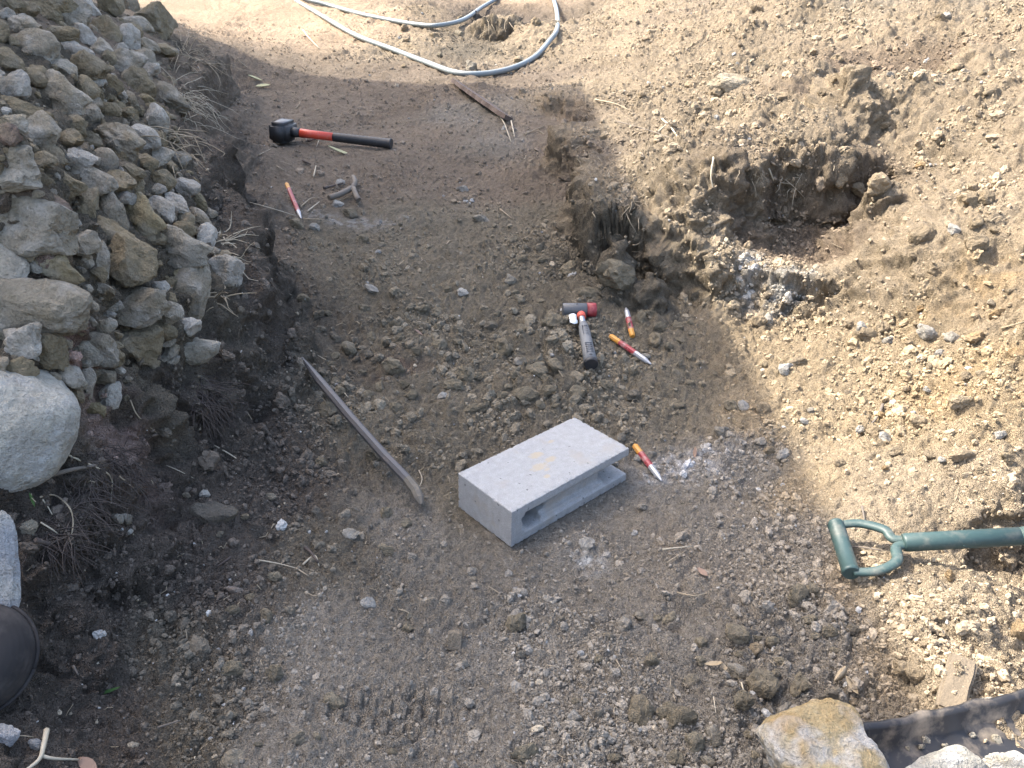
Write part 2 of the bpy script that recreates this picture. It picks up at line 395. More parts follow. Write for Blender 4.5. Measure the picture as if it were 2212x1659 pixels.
# polar sheet centred under the camera: fine where the photograph looks, out to the horizon beyond
ang = np.concatenate([np.linspace(-180, -46, 60)[:-1], np.radians([]), np.linspace(-46, 46, 860), np.linspace(46, 180, 60)[1:-1]])
ang = np.radians(ang)
r1 = 0.30 * np.exp(np.arange(0, math.log(9.6 / 0.30), 0.0036))
rad = np.concatenate([[0.02, 0.1, 0.2], r1, 9.6 * np.exp(np.linspace(0.02, math.log(400 / 9.6), 26))])
NR, NC = len(rad), len(ang)
RR, AA = np.meshgrid(rad, ang, indexing='ij')
gx = (RR * np.sin(AA)).ravel(); gy = (RR * np.cos(AA)).ravel()
# the smooth survey surface is solved on every third row and column and interpolated between
def sub_idx(nn_, st=3):
    k = np.arange(0, nn_, st)
    return k if k[-1] == nn_ - 1 else np.r_[k, nn_ - 1]
ir, ic = sub_idx(NR), sub_idx(NC)
def upsample(A):
    fr = np.interp(np.arange(NR), ir, np.arange(len(ir))); fc = np.interp(np.arange(NC), ic, np.arange(len(ic)))
    i0 = np.minimum(fr.astype(int), len(ir) - 2); j0 = np.minimum(fc.astype(int), len(ic) - 2)
    u_ = (fr - i0)[:, None, None]; v_ = (fc - j0)[None, :, None]
    A = A.reshape(len(ir), len(ic), -1)
    T = A[i0] * (1 - u_) + A[i0 + 1] * u_
    return (T[:, j0] * (1 - v_) + T[:, j0 + 1] * v_).reshape(NR * NC, -1)
sx, sy = RR[np.ix_(ir, ic)] * np.sin(AA[np.ix_(ir, ic)]), RR[np.ix_(ir, ic)] * np.cos(AA[np.ix_(ir, ic)])
gb = upsample(base_h(sx.ravel(), sy.ravel()))[:, 0]
# cut faces: heights between foot and lip are drawn apart so that the face stands steep
STEEP = [(1400, 560, .25, .45, .10, .33), (1290, 480, .2, .45, .15, .37), (1240, 350, .25, .5, .22, .42), (1210, 240, .2, .6, .33, .44),
         (590, 640, .2, .4, .08, .34), (540, 520, .2, .45, .15, .40), (500, 380, .2, .5, .22, .47), (470, 180, .25, .7, .34, .58),
         (1750, 405, .34, .25, .27, .54), (1690, 625, .3, .09, .15, .245), (1070, 65, .35, .5, .48, .66)]
for X, Y, rx, ry, z0, z1 in STEEP:
    p = at_z(X, Y, (z0 + z1) / 2); dx, dy = (gx - p[0]) / rx, (gy - p[1]) / ry
    m_ = np.exp(-(dx * dx + dy * dy) ** 2); sel = m_ > 0.02
    t_ = (gb[sel] - z0) / (z1 - z0)
    e = np.clip((t_ - 0.5) / 0.34 + 0.5, 0, 1); e = e * e * (3 - 2 * e)
    new = np.where((t_ > 0) & (t_ < 1), z0 + (z1 - z0) * e, gb[sel])
    gb[sel] = gb[sel] * (1 - m_[sel]) + new * m_[sel]
far = smooth(9, 22, RR.ravel())
gb = gb * (1 - far) + far * (0.85 + 0.0 * gb)
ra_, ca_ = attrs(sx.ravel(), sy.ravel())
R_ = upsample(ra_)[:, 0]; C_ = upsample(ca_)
B2 = gb.reshape(NR, NC)
drr = np.gradient(B2, axis=0) / np.maximum(np.gradient(RR, axis=0), 1e-4)
daa = np.gradient(B2, axis=1) / np.maximum(RR * np.gradient(AA, axis=1), 1e-4)
slope = np.sqrt(drr ** 2 + daa ** 2).ravel()
# draw the rows together where the ground is steep, so that cut faces carry as much detail as level soil
met = np.sqrt(1 + np.minimum(np.abs(drr), 5.0) ** 2) * np.gradient(RR, axis=0) / np.maximum(RR, .3)
met = np.where(RR > 9.6, np.gradient(RR, axis=0) / RR, met)
kk = np.ones(15) / 15
met = np.apply_along_axis(lambda v: np.convolve(np.pad(v, 7, mode='wrap'), kk, 'valid'), 1, met)
cum = np.cumsum(met, axis=0); cum -= cum[0]; cum /= cum[-1]
uni = np.cumsum(np.gradient(rad) / np.maximum(rad, .3)); uni -= uni[0]; uni /= uni[-1]
RN = np.empty_like(RR); keepA = {}
F5 = [B2, R_.reshape(NR, NC), slope.reshape(NR, NC)] + [C_[:, k].reshape(NR, NC) for k in range(3)]
O5 = [np.empty_like(B2) for _ in F5]
for j in range(NC):
    RN[:, j] = np.interp(uni, cum[:, j], rad)
    for a_, o_ in zip(F5, O5): o_[:, j] = np.interp(RN[:, j], rad, a_[:, j])
RR = RN; B2 = O5[0]; gb = B2.ravel(); R_ = O5[1].ravel(); slope = O5[2].ravel(); C_ = np.stack([o_.ravel() for o_ in O5[3:]], -1)
gx = (RR * np.sin(AA)).ravel(); gy = (RR * np.cos(AA)).ravel(); far = smooth(9, 22, RR.ravel())
stp0 = smooth(0.4, 1.0, slope) * (RR.ravel() < 9)
gz = gb + detail_h(gx, gy, R_ * (1 - 0.9 * far), slope) * (1 - .92 * stp0) * (1 - 0.8 * far)
for X, Y, rr, wl, a, amp in RIPPLES:
    w = ray(X, Y)
    # where the sight line meets the smooth base
    tt = np.linspace(0.6, 12, 3000); hh = base_h(w[0] * tt, w[1] * tt); k = np.argmax(CAM_H + w[2] * tt < hh); px, py = w[0] * tt[k], w[1] * tt[k]
    dx, dy = gx - px, gy - py
    m_ = np.exp(-((dx * dx + dy * dy) / (rr * rr)) ** 2)
    sel = m_ > 0.02
    ca, sa = math.cos(math.radians(a)), math.sin(math.radians(a))
    ph = (dx[sel] * ca + dy[sel] * sa) / wl + 0.8 * pn(dx[sel] * 5, dy[sel] * 5, int(X))
    nz = smooth(-0.2, 0.3, fbm(dx[sel] * 7, dy[sel] * 7, 2, int(Y)))
    gz[sel] += m_[sel] * nz * amp * 0.85 * np.sin(2 * math.pi * ph)
# a clear boot print with square lugs
w = at_z(860, 1545, .03); dx, dy = gx - w[0], gy - w[1]
m_ = np.exp(-((dx / .13) ** 2 + (dy / .055) ** 2) ** 3); sel = m_ > 0.03
gz[sel] += m_[sel] * (-0.012 + 0.009 * (np.sin(dx[sel] * 2 * math.pi / .026) > -0.1) * (np.sin((dy[sel] + .2 * dx[sel]) * 2 * math.pi / .04) > -0.5))
# level seat under the concrete block
bc = np.array([0.0062, 1.3259]) + 0.195 * np.array([.7387, .6740]) + 0.095 * np.array([-.6740, .7387])
dx, dy = gx - bc[0], gy - bc[1]
lx = dx * .7387 + dy * .6740; ly = -dx * .6740 + dy * .7387
ins = smooth(0.03, -0.01, np.maximum(np.abs(lx) - .195, np.abs(ly) - .095))
gz = gz * (1 - ins) + ins * np.minimum(gz, -0.002)
gz -= 0.0
# crumbly overhangs: push steep faces sideways with noise
GV = np.stack([gx, gy, gz], -1)
G3 = GV.reshape(NR, NC, 3)
def normals(G):
    du = np.gradient(G, axis=0); dv = np.gradient(G, axis=1)
    nn = np.cross(dv, du); nn /= np.linalg.norm(nn, axis=-1, keepdims=True) + 1e-12
    nn *= np.sign(nn[..., 2:3] + 1e-9)
    return nn
bn = normals(np.stack([RR * np.sin(AA), RR * np.cos(AA), B2], -1))
stp = smooth(0.35, 1.1, slope.reshape(NR, NC)) * (RR < 9)
sw = np.where(stp.ravel() > 0.02)[0]
q = GV[sw]
nz1 = pn3(q * 9, 71) + .5 * pn3(q * 19, 72) + .35 * pn3(q * 40, 73)
nz2 = np.maximum(0, .55 - np.abs(pn3(q * 16, 74)) * 1.6) + .5 * np.maximum(0, .5 - np.abs(pn3(q * 45, 75)) * 1.6)
push = np.zeros(len(GV)); push[sw] = stp.ravel()[sw] * (0.050 * nz1 + 0.045 * nz2)
G3 = G3 + bn * (push.reshape(NR, NC) * (0.45 + 0.55 * R_.reshape(NR, NC)))[..., None]
GV = G3.reshape(-1, 3)
GN = normals(G3).reshape(-1, 3)
# colour of the soil: kinds of soil with uneven borders and pale lime
def patch(X, Y, z, rx, ry, col, amt, ang_=0.0, nscale=14, seed=0):
    p = at_z(X, Y, z); dx, dy = GV[:, 0] - p[0], GV[:, 1] - p[1]; dz = GV[:, 2] - p[2]
    ca, sa = math.cos(ang_), math.sin(ang_)
    a, b = (dx * ca + dy * sa) / rx, (-dx * sa + dy * ca) / ry
    mm = np.exp(-(a * a + b * b)); sel = mm > 0.03
    k = np.clip(mm[sel] * amt * (0.3 + 1.4 * smooth(-0.3, 0.4, fbm(GV[sel, 0] * nscale, GV[sel, 1] * nscale + GV[sel, 2] * nscale, 3, seed))), 0, 1)[:, None]
    C_[sel] = C_[sel] * (1 - k) + np.array(col) * k
C_ *= (1 + 0.16 * fbm(gx * 1.9, gy * 1.9, 3, 31))[:, None]
C_ *= (1 + 0.10 * fbm(gx * 15, gy * 15, 3, 33))[:, None]
patch(1690, 630, .19, .11, .05, (0.31, 0.295, 0.265), 0.8, 0.0, 22, 4)
patch(1620, 590, .22, .05, .05, (0.37, 0.365, 0.35), 0.7, 0.0, 22, 5)
patch(2190, 640, .36, .2, .12, (0.33, 0.24, 0.135), 0.45, 0, 9, 6)
patch(2130, 830, .27, .16, .12, (0.33, 0.24, 0.135), 0.45, 0, 9, 7)
patch(1480, 1010, .01, .12, .06, (0.42, 0.42, 0.42), 0.55, 0.4, 30, 8)
patch(1270, 1210, .0, .03, .05, (0.45, 0.45, 0.43), 0.6, 0.2, 30, 9)
patch(760, 470, .16, .22, .06, (0.30, 0.29, 0.27), 0.55, 0, 25, 10)
patch(1500, 1180, .02, .2, .14, (0.24, 0.205, 0.16), 0.5, 0.2, 6, 12)
patch(1560, 1250, .04, .2, .1, (0.235, 0.205, 0.165), 0.5, 0.2, 6, 13)
patch(840, 780, .04, .12, .06, (0.15, 0.105, 0.08), 0.5, 0, 10, 14)
patch(225, 935, .30, .07, .06, (0.24, 0.17, 0.145), 0.8, 0, 14, 15)
patch(1480, 30, .78, .5, .5, (0.25, 0.205, 0.155), 0.6, 0, 5, 16)
patch(2000, 40, .88, .6, .5, (0.21, 0.19, 0.155), 0.6, 0, 4, 17)
C_ = np.clip(C_, 0.03, 0.85)
gme = grid_mesh('ground', GV, NR, NC, wrap=True)
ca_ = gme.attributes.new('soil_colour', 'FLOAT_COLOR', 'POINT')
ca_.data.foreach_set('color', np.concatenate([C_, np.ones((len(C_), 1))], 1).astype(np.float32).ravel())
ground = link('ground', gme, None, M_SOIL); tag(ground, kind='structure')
bpy.context.view_layer.update()
from mathutils.bvhtree import BVHTree
_n = len(gme.polygons); _vi = np.empty(_n * 4, np.int32); gme.loops.foreach_get('vertex_index', _vi)
_keep = (RR[:-1].ravel() < 30).repeat(4)
GBVH = BVHTree.FromPolygons(GV.tolist(), _vi[_keep].reshape(-1, 4).tolist())

def hit(X, Y):
    """point of the ground seen at a survey position"""
    w = Vector(ray(X, Y)).normalized()
    p, nn, i, d_ = GBVH.ray_cast(CAMP, w)
    if p is not None and nn.z < 0: nn = -nn
    return (p, nn) if p is not None else (Vector(at_z(X, Y, 0.8)), Vector((0, 0, 1)))
def px2m(p, px):
    """size in metres of px survey pixels at point p"""
    return px / S / FPX * depth_of(p)
# ------------------------------------------------------------------ the house that keeps the cutting in shade (out of frame, left)
def box_vf(x0, x1, y0, y1, z0, z1):
    v = [(x, y, z) for z in (z0, z1) for x, y in ((x0, y0), (x1, y0), (x1, y1), (x0, y1))]
    return v, [(3, 2, 1, 0), (4, 5, 6, 7), (0, 1, 5, 4), (1, 2, 6, 5), (2, 3, 7, 6), (3, 0, 4, 7)]
def box_obj(name, b, mat, parent=None, bev=0.0):
    me = mesh_np(name, *box_vf(*b), smooth_=False)
    if bev:
        bm = bmesh.new(); bm.from_mesh(me); bmesh.ops.bevel(bm, geom=bm.edges[:], offset=bev, segments=2, affect='EDGES'); bm.to_mesh(me); bm.free()
    return link(name, me, parent, mat)
M_RENDER = coat('pale_render', (0.62, 0.59, 0.52), 0.9, dirt=0.2, scale=3)
M_ROOF = coat('roof_tile', (0.16, 0.09, 0.07), 0.8, dirt=0.3, scale=8)
M_GLASS = coat('window_glass', (0.03, 0.035, 0.04), 0.1, dirt=0.05, spec=0.6)
M_FRAME = coat('white_frame', (0.7, 0.7, 0.68), 0.5, dirt=0.1)
EX = -4.3                            # line of the parapet along the cutting
EH = 0.15 + (0.66 - EX) / SUN_TRAVEL.x * math.tan(SUN_EL)
EY = 5.15 + (0.5 - EX) / SUN_TRAVEL.x * -SUN_TRAVEL.y
house = empty('house', (EX, EY, 0.85))
tag(house, 'pale rendered flat-roofed house beside the rubble heap', 'house')
def prism(name, poly, z0, z1, mat, parent):
    k = len(poly); v = [(x, y, z0) for x, y in poly] + [(x, y, z1) for x, y in poly]
    f = [tuple(reversed(range(k))), tuple(range(k, 2 * k))] + [(i, (i + 1) % k, k + (i + 1) % k, k + i) for i in range(k)]
    return link(name, mesh_np(name, v, f, False), parent, mat)
foot = [(-.25, -.15), (-6.0, 2.1), (-6.0, -6.8), (-.25, -6.8)]
prism('wall', foot, -0.5, EH - 1.05, M_RENDER, house)
prism('roof', [(0, 0), (-6.3, 2.44), (-6.3, -7), (0, -7)], EH - 1.05, EH - 0.85, M_ROOF, house)
for wy in (-5, -2):
    f = box_obj('window', (-.25, -.19, wy - .6, wy + .6, .9, 2.1), M_FRAME, house)
    box_obj('pane', (-.195, -.18, wy - .52, wy + .52, .98, 2.02), M_GLASS, f)
# ------------------------------------------------------------------ stone shapes
def ico(sub):
    bm = bmesh.new(); bmesh.ops.create_icosphere(bm, subdivisions=sub, radius=1.0)
    co = np.array([v.co[:] for v in bm.verts]); fa = [tuple(v.index for v in f.verts) for f in bm.faces]; bm.free()
    return co, fa
ICO = {k: ico(k) for k in (1, 2, 3, 4, 5)}
def rock_mesh(name, seed, sub=3, planes=11, cut=(0.42, 0.95), rough=0.10, soft=38.0, fine=0.05, freq=1.5, flat=True):
    """a lump cut by random planes, its faces left uneven and pitted"""
    r = np.random.default_rng(seed); co, fa = ICO[sub]
    nn = r.normal(size=(planes, 3)); nn /= np.linalg.norm(nn, axis=1, keepdims=True)
    dd = r.uniform(*cut, planes)
    off = r.uniform(-50, 50, 3)
    wob = co + 0.22 * np.stack([pn3(co * 1.6 + off + k * 7, k) for k in range(3)], -1)
    wob /= np.linalg.norm(wob, axis=1, keepdims=True)
    inv = np.concatenate([(wob @ nn.T) / dd, np.full((len(co), 1), 0.92)], 1)
    mx_ = inv.max(1, keepdims=True)
    rad_ = 1.0 / (mx_[:, 0] + np.log(np.exp(soft * (inv - mx_)).sum(1)) / soft)
    V = co * rad_[:, None]
    q = V * freq + off
    d_ = rough * (pn3(q, 5) + .5 * pn3(q * 2.1, 6) + .3 * pn3(q * 4.3, 7))
    if sub > 2: d_ = d_ - fine * np.abs(pn3(q * 3.1, 8)) * 1.2 + fine * .6 * pn3(q * 7.5, 9)
    if sub > 3: d_ = d_ + fine * .35 * pn3(q * 15, 10)
    out = V + co * d_[:, None]
    ext = out.max(0) - out.min(0); out = (out - (out.max(0) + out.min(0)) / 2) / (ext / 2)
    return mesh_np(name, out, fa, not flat)
ROCKS_L = [rock_mesh('rubble_stone', 100 + i, 4, planes=8 + i % 6) for i in range(14)]
ROCKS_S = [rock_mesh('rubble_stone', 200 + i, 3, planes=7 + i % 6) for i in range(18)]
CLODS = [rock_mesh('clod', 300 + i, 3, planes=7 + i % 5, cut=(.5, .95), soft=(14, 20, 30)[i % 3], rough=0.20, fine=0.10, freq=1.9) for i in range(12)]
for me in ROCKS_L + ROCKS_S: me.materials.append(M_STONE)
for me in CLODS: me.materials.append(M_CLOD)

# ------------------------------------------------------------------ loose crumbs and grit (uncountable)
crumb_col = bpy.data.collections.new('crumb_shapes')
for i in range(10):
    me = rock_mesh('crumb', 400 + i, 2, planes=7, soft=20, rough=0.3, freq=2.1)
    me.materials.append(M_CRUMB)
    o = bpy.data.objects.new('crumb', me); crumb_col.objects.link(o)
clod_col = bpy.data.collections.new('clod_shapes')
for i in range(10):
    me = rock_mesh('crumb', 450 + i, 3, planes=8, cut=(.5, .95), soft=20, rough=0.26, fine=0.12, freq=2.0); me.materials.append(M_CRUMB)
    clod_col.objects.link(bpy.data.objects.new('crumb', me))
def instancer(name, P, E_, Sc, Cc, shapes=crumb_col):
    me = bpy.data.meshes.new(name); me.vertices.add(len(P)); me.vertices.foreach_set('co', P.astype(np.float32).ravel())
    for nm, ty, key, arr in (('rot', 'FLOAT_VECTOR', 'vector', E_), ('scl', 'FLOAT_VECTOR', 'vector', Sc)):
        a = me.attributes.new(nm, ty, 'POINT'); a.data.foreach_set(key, arr.astype(np.float32).ravel())
    a = me.attributes.new('soil_colour', 'FLOAT_COLOR', 'POINT')
    a.data.foreach_set('color', np.concatenate([Cc, np.ones((len(Cc), 1))], 1).astype(np.float32).ravel())
    o = link(name, me)
    ng = bpy.data.node_groups.new(name, 'GeometryNodeTree')
    ng.interface.new_socket('Geometry', in_out='INPUT', socket_type='NodeSocketGeometry')
    ng.interface.new_socket('Geometry', in_out='OUTPUT', socket_type='NodeSocketGeometry')
    gi = ng.nodes.new('NodeGroupInput'); go = ng.nodes.new('NodeGroupOutput')
    ci = ng.nodes.new('GeometryNodeCollectionInfo'); ci.inputs[0].default_value = shapes; ci.inputs[1].default_value = True
    ip = ng.nodes.new('GeometryNodeInstanceOnPoints'); ip.inputs['Pick Instance'].default_value = True
    ar = ng.nodes.new('GeometryNodeInputNamedAttribute'); ar.data_type = 'FLOAT_VECTOR'; ar.inputs[0].default_value = 'rot'
    asc = ng.nodes.new('GeometryNodeInputNamedAttribute'); asc.data_type = 'FLOAT_VECTOR'; asc.inputs[0].default_value = 'scl'
    e2r = ng.nodes.new('FunctionNodeEulerToRotation')
    ng.links.new(gi.outputs[0], ip.inputs['Points']); ng.links.new(ci.outputs[0], ip.inputs['Instance'])
    ng.links.new(ar.outputs[0], e2r.inputs[0]); ng.links.new(e2r.outputs[0], ip.inputs['Rotation'])
    ng.links.new(asc.outputs[0], ip.inputs['Scale']); ng.links.new(ip.outputs[0], go.inputs[0])
    md = o.modifiers.new('scatter', 'NODES'); md.node_group = ng
    return o
RF = R_; LUM = C_.mean(1)
def scatter(n, smin, smax, power, rexp, sink, pale, seed, amin=-44, amax=44, rmax=8.5):
    """n crumbs over the polar sheet; sizes grow with distance because far ones below a pixel are not needed"""
    r = np.random.default_rng(seed)
    ri = r.integers(np.searchsorted(rad, 0.5), np.searchsorted(rad, rmax), n * 3); cj = r.integers(np.searchsorted(ang, math.radians(amin)), np.searchsorted(ang, math.radians(amax)), n * 3)
    idx = ri * NC + cj
    clump = smooth(-0.15, 0.55, fbm(gx[idx] * 2.6, gy[idx] * 2.6, 3, 77)) * 0.85 + 0.15
    keep = r.random(n * 3) < np.clip(RF[idx] ** rexp * clump, 0, 1)
    lx_ = (gx[idx] - bc[0]) * .7387 + (gy[idx] - bc[1]) * .6740; ly_ = -(gx[idx] - bc[0]) * .6740 + (gy[idx] - bc[1]) * .7387
    keep &= (np.abs(lx_) > .205) | (np.abs(ly_) > .105)
    fr_ = (gx[idx] < -0.95 - 0.28 * (gy[idx] - 1.5)) & (gy[idx] > 1.0) & (gy[idx] < 6)       # few crumbs on the rubble heap
    keep &= ~fr_ | (r.random(n * 3) < .3)
    idx = idx[keep][:n]
    k = len(idx)
    dist = np.sqrt(gx[idx] ** 2 + gy[idx] ** 2 + 1.0)
    s = (smin * dist / 1.8) * (1 - r.random(k) * (1 - (smin / smax) ** power)) ** (-1 / power)
    s = np.minimum(s, smax)
    Sc = s[:, None] * r.uniform(0.65, 1.25, (k, 3)); Sc[:, 2] *= 0.8
    P = GV[idx] + GN[idx] * (Sc.min(1) * sink)[:, None] + r.normal(size=(k, 3)) * 0.002
    col = C_[idx] * r.uniform(0.82, 1.2, (k, 1))
    pal = r.random(k) < pale
    tone = r.uniform(0.45, 1.0, (k, 1))
    col = np.where(pal[:, None], tone * np.where(r.random((k, 1)) < 0.5, np.array([0.42, 0.41, 0.385]), np.array([0.36, 0.31, 0.235])), col)
    return P, r.uniform(-3.1, 3.1, (k, 3)), Sc, np.clip(col, 0.02, 0.8)
o = instancer('soil_crumbs', *scatter(75000, 0.0017, 0.007, 1.9, 0.8, 0.2, 0.02, 1)); tag(o, 'loose brown soil crumbs and grit strewn over the diggings', 'soil crumbs', kind='stuff')
o = instancer('gravel', *scatter(8500, 0.0042, 0.014, 1.9, 1.6, 0.1, 0.04, 2), clod_col); tag(o, 'small lumps of soil and pale pebbles lying on the dug soil', 'gravel', kind='stuff')
o = instancer('small_clods', *scatter(1300, 0.009, 0.024, 1.9, 2.0, 0.0, 0.03, 4), clod_col); tag(o, 'small soil clods half bedded in the dug soil', 'clods', kind='stuff')
ff = [(at_z(X_, Y_, .045)[:2]) for X_, Y_ in ((760, 800), (900, 810), (1040, 810), (1180, 790), (1120, 860), (960, 880), (1290, 860), (1180, 700), (830, 740))]
Sp = scatter(30000, 0.0065, 0.020, 1.6, 0.3, 0.35, 0.02, 6)
wt = sum(np.exp(-((Sp[0][:, 0] - a_[0]) ** 2 + (Sp[0][:, 1] - a_[1]) ** 2) / .15 ** 2) for a_ in ff)
ks = np.where(np.random.default_rng(8).random(len(wt)) < .20 * np.minimum(wt, 1))[0]
o = instancer('loose_clods', *[a_[ks] for a_ in Sp], clod_col); tag(o, 'loose broken clods in the field between bar and hammer', 'clods', kind='stuff')
# ------------------------------------------------------------------ the concrete block
def eval_mesh(o):
    dg = bpy.context.evaluated_depsgraph_get()
    return bpy.data.meshes.new_from_object(o.evaluated_get(dg))
def concrete_material():
    mt, nt, bs = new_mat('concrete')
    tc = N(nt, 'ShaderNodeTexCoord'); P = tc.outputs['Object']
    fine = noise_tex(nt, 520, 5, 0.75, P); mid = noise_tex(nt, 60, 6, 0.65, P); big = noise_tex(nt, 13, 4, 0.55, P)
    vor = N(nt, 'ShaderNodeTexVoronoi'); vor.inputs['Scale'].default_value = 240; nt.links.new(P, vor.inputs['Vector'])
    r1 = ramp(nt, [(0.28, (0.215, 0.215, 0.208)), (0.5, (0.315, 0.316, 0.312)), (0.75, (0.39, 0.39, 0.385))]); nt.links.new(fine.outputs[0], r1.inputs[0])
    r2 = ramp(nt, [(0.3, (0.86, 0.85, 0.84)), (0.7, (1.08, 1.08, 1.08))]); nt.links.new(mid.outputs[0], r2.inputs[0])
    c = mixc(nt, r1.outputs[0], r2.outputs[0], 1.0, 'MULTIPLY')
    rs = ramp(nt, [(0.58, (0, 0, 0)), (0.70, (0.65, 0.65, 0.65))]); nt.links.new(big.outputs[0], rs.inputs[0])
    c = mixc(nt, c, (0.30, 0.275, 0.24), rs.outputs[0])
    # clay smears near the middle of the upper face
    sep = None
    for (cx, cy, rx, ry, amt) in ((.19, .125, .022, .014, .8), (.165, .085, .028, .016, .7), (.205, .09, .018, .012, .75), (.15, .045, .012, .008, .8), (.26, .145, .012, .007, .6), (.17, .065, .01, .006, .6)):
        mp = N(nt, 'ShaderNodeMapping'); mp.inputs['Location'].default_value = (-cx / rx, -cy / ry, -0.10 / 0.012); mp.inputs['Scale'].default_value = (1 / rx, 1 / ry, 1 / 0.012)
        nt.links.new(P, mp.inputs[0])
        ln = N(nt, 'ShaderNodeVectorMath', operation='LENGTH'); nt.links.new(mp.outputs[0], ln.inputs[0])
        ad = N(nt, 'ShaderNodeMath', operation='MULTIPLY_ADD'); nt.links.new(mid.outputs[0], ad.inputs[0]); ad.inputs[1].default_value = 1.8; nt.links.new(ln.outputs['Value'], ad.inputs[2])
        rr = ramp(nt, [(0.55, (amt,) * 3), (1.0, (0, 0, 0))]);
        ms = N(nt, 'ShaderNodeMath', operation='SUBTRACT'); ms.inputs[1].default_value = 0.9; nt.links.new(ad.outputs[0], ms.inputs[0])
        nt.links.new(ms.outputs[0], rr.inputs[0])
        c = mixc(nt, c, (0.37, 0.31, 0.22), rr.outputs[0])
    lt = N(nt, 'ShaderNodeMath', operation='LESS_THAN'); lt.inputs[1].default_value = 0.06; nt.links.new(vor.outputs['Color'], lt.inputs[0])
    c = mixc(nt, c, (0.15, 0.15, 0.15), lt.outputs[0])
    nt.links.new(c, bs.inputs['Base Color']); bs.inputs['Roughness'].default_value = 0.92; bs.inputs['Specular IOR Level'].default_value = 0.2
    b = bump(nt, mid.outputs[0], 0.3, 0.006); b = bump(nt, fine.outputs[0], 0.6, 0.003, b)
    nt.links.new(b, bs.inputs['Normal'])
    return mt
M_CONC = concrete_material()
def make_block():
    L, W, H = .39, .19, .10
    a = link('tmp_a', mesh_np('tmp', *box_vf(0, L, 0, W, 0, H), smooth_=False))
    cutters = []
    for b, bv in (((.030, L + .05, -.05, .017, .022, .077), .010), ((.030, .118, -.02, .150, .022, .077), .020), ((.300, L + .05, -.02, .160, .022, .077), .012)):
        me = mesh_np('tmpc', *box_vf(*b), smooth_=False)
        bm = bmesh.new(); bm.from_mesh(me); bmesh.ops.bevel(bm, geom=bm.edges[:], offset=bv, segments=4, affect='EDGES'); bm.to_mesh(me); bm.free()
        c = link('tmp_c', me); cutters.append(c)
        md = a.modifiers.new('b', 'BOOLEAN'); md.object = c; md.operation = 'DIFFERENCE'; md.solver = 'EXACT'
    rm = a.modifiers.new('r', 'REMESH'); rm.mode = 'VOXEL'; rm.voxel_size = 0.003
    sm = a.modifiers.new('s', 'SMOOTH'); sm.factor = 0.5; sm.iterations = 2
    me = eval_mesh(a)
    for o in [a] + cutters: bpy.data.objects.remove(o)
    co = np.empty(len(me.vertices) * 3, np.float32); me.vertices.foreach_get('co', co); co = co.reshape(-1, 3)
    no = np.empty_like(co).ravel(); me.vertices.foreach_get('normal', no); no = no.reshape(-1, 3)
    nzv = fbm(co[:, 0] * 150 + co[:, 2] * 90, co[:, 1] * 150 + co[:, 2] * 120, 2, 5)
    edge = np.exp(-((np.minimum(np.minimum(co[:, 0], L - co[:, 0]), 9) + np.minimum(co[:, 1], W - co[:, 1]) * 0) / 0.006) ** 2)
    co = co + no * (0.0006 * nzv)[:, None]
    # chipped arrises
    dist = np.sort(np.stack([np.minimum(co[:, 0], L - co[:, 0]), np.minimum(co[:, 1], W - co[:, 1]), np.minimum(co[:, 2], H - co[:, 2])], 1), 1)[:, 1]
    chip = smooth(0.012, 0.0, dist) * smooth(0.15, 0.7, fbm(co[:, 0] * 110 + co[:, 2] * 70, co[:, 1] * 110 - co[:, 2] * 60, 3, 8))
    co = co - no * (chip * 0.0028)[:, None]
    me.vertices.foreach_set('co', co.astype(np.float32).ravel())
    me.polygons.foreach_set('use_smooth', np.ones(len(me.polygons), bool)); me.update()
    o = link('concrete_block', me, None, M_CONC)
    o.matrix_world = Matrix(((.7387, -.6740, 0, .0062), (.6740, .7387, 0, 1.3259), (0, 0, 1, 0.0), (0, 0, 0, 1)))
    tag(o, 'pale grey concrete block with a long slot in its side, lying flat', 'concrete block')
    return o
block = make_block()
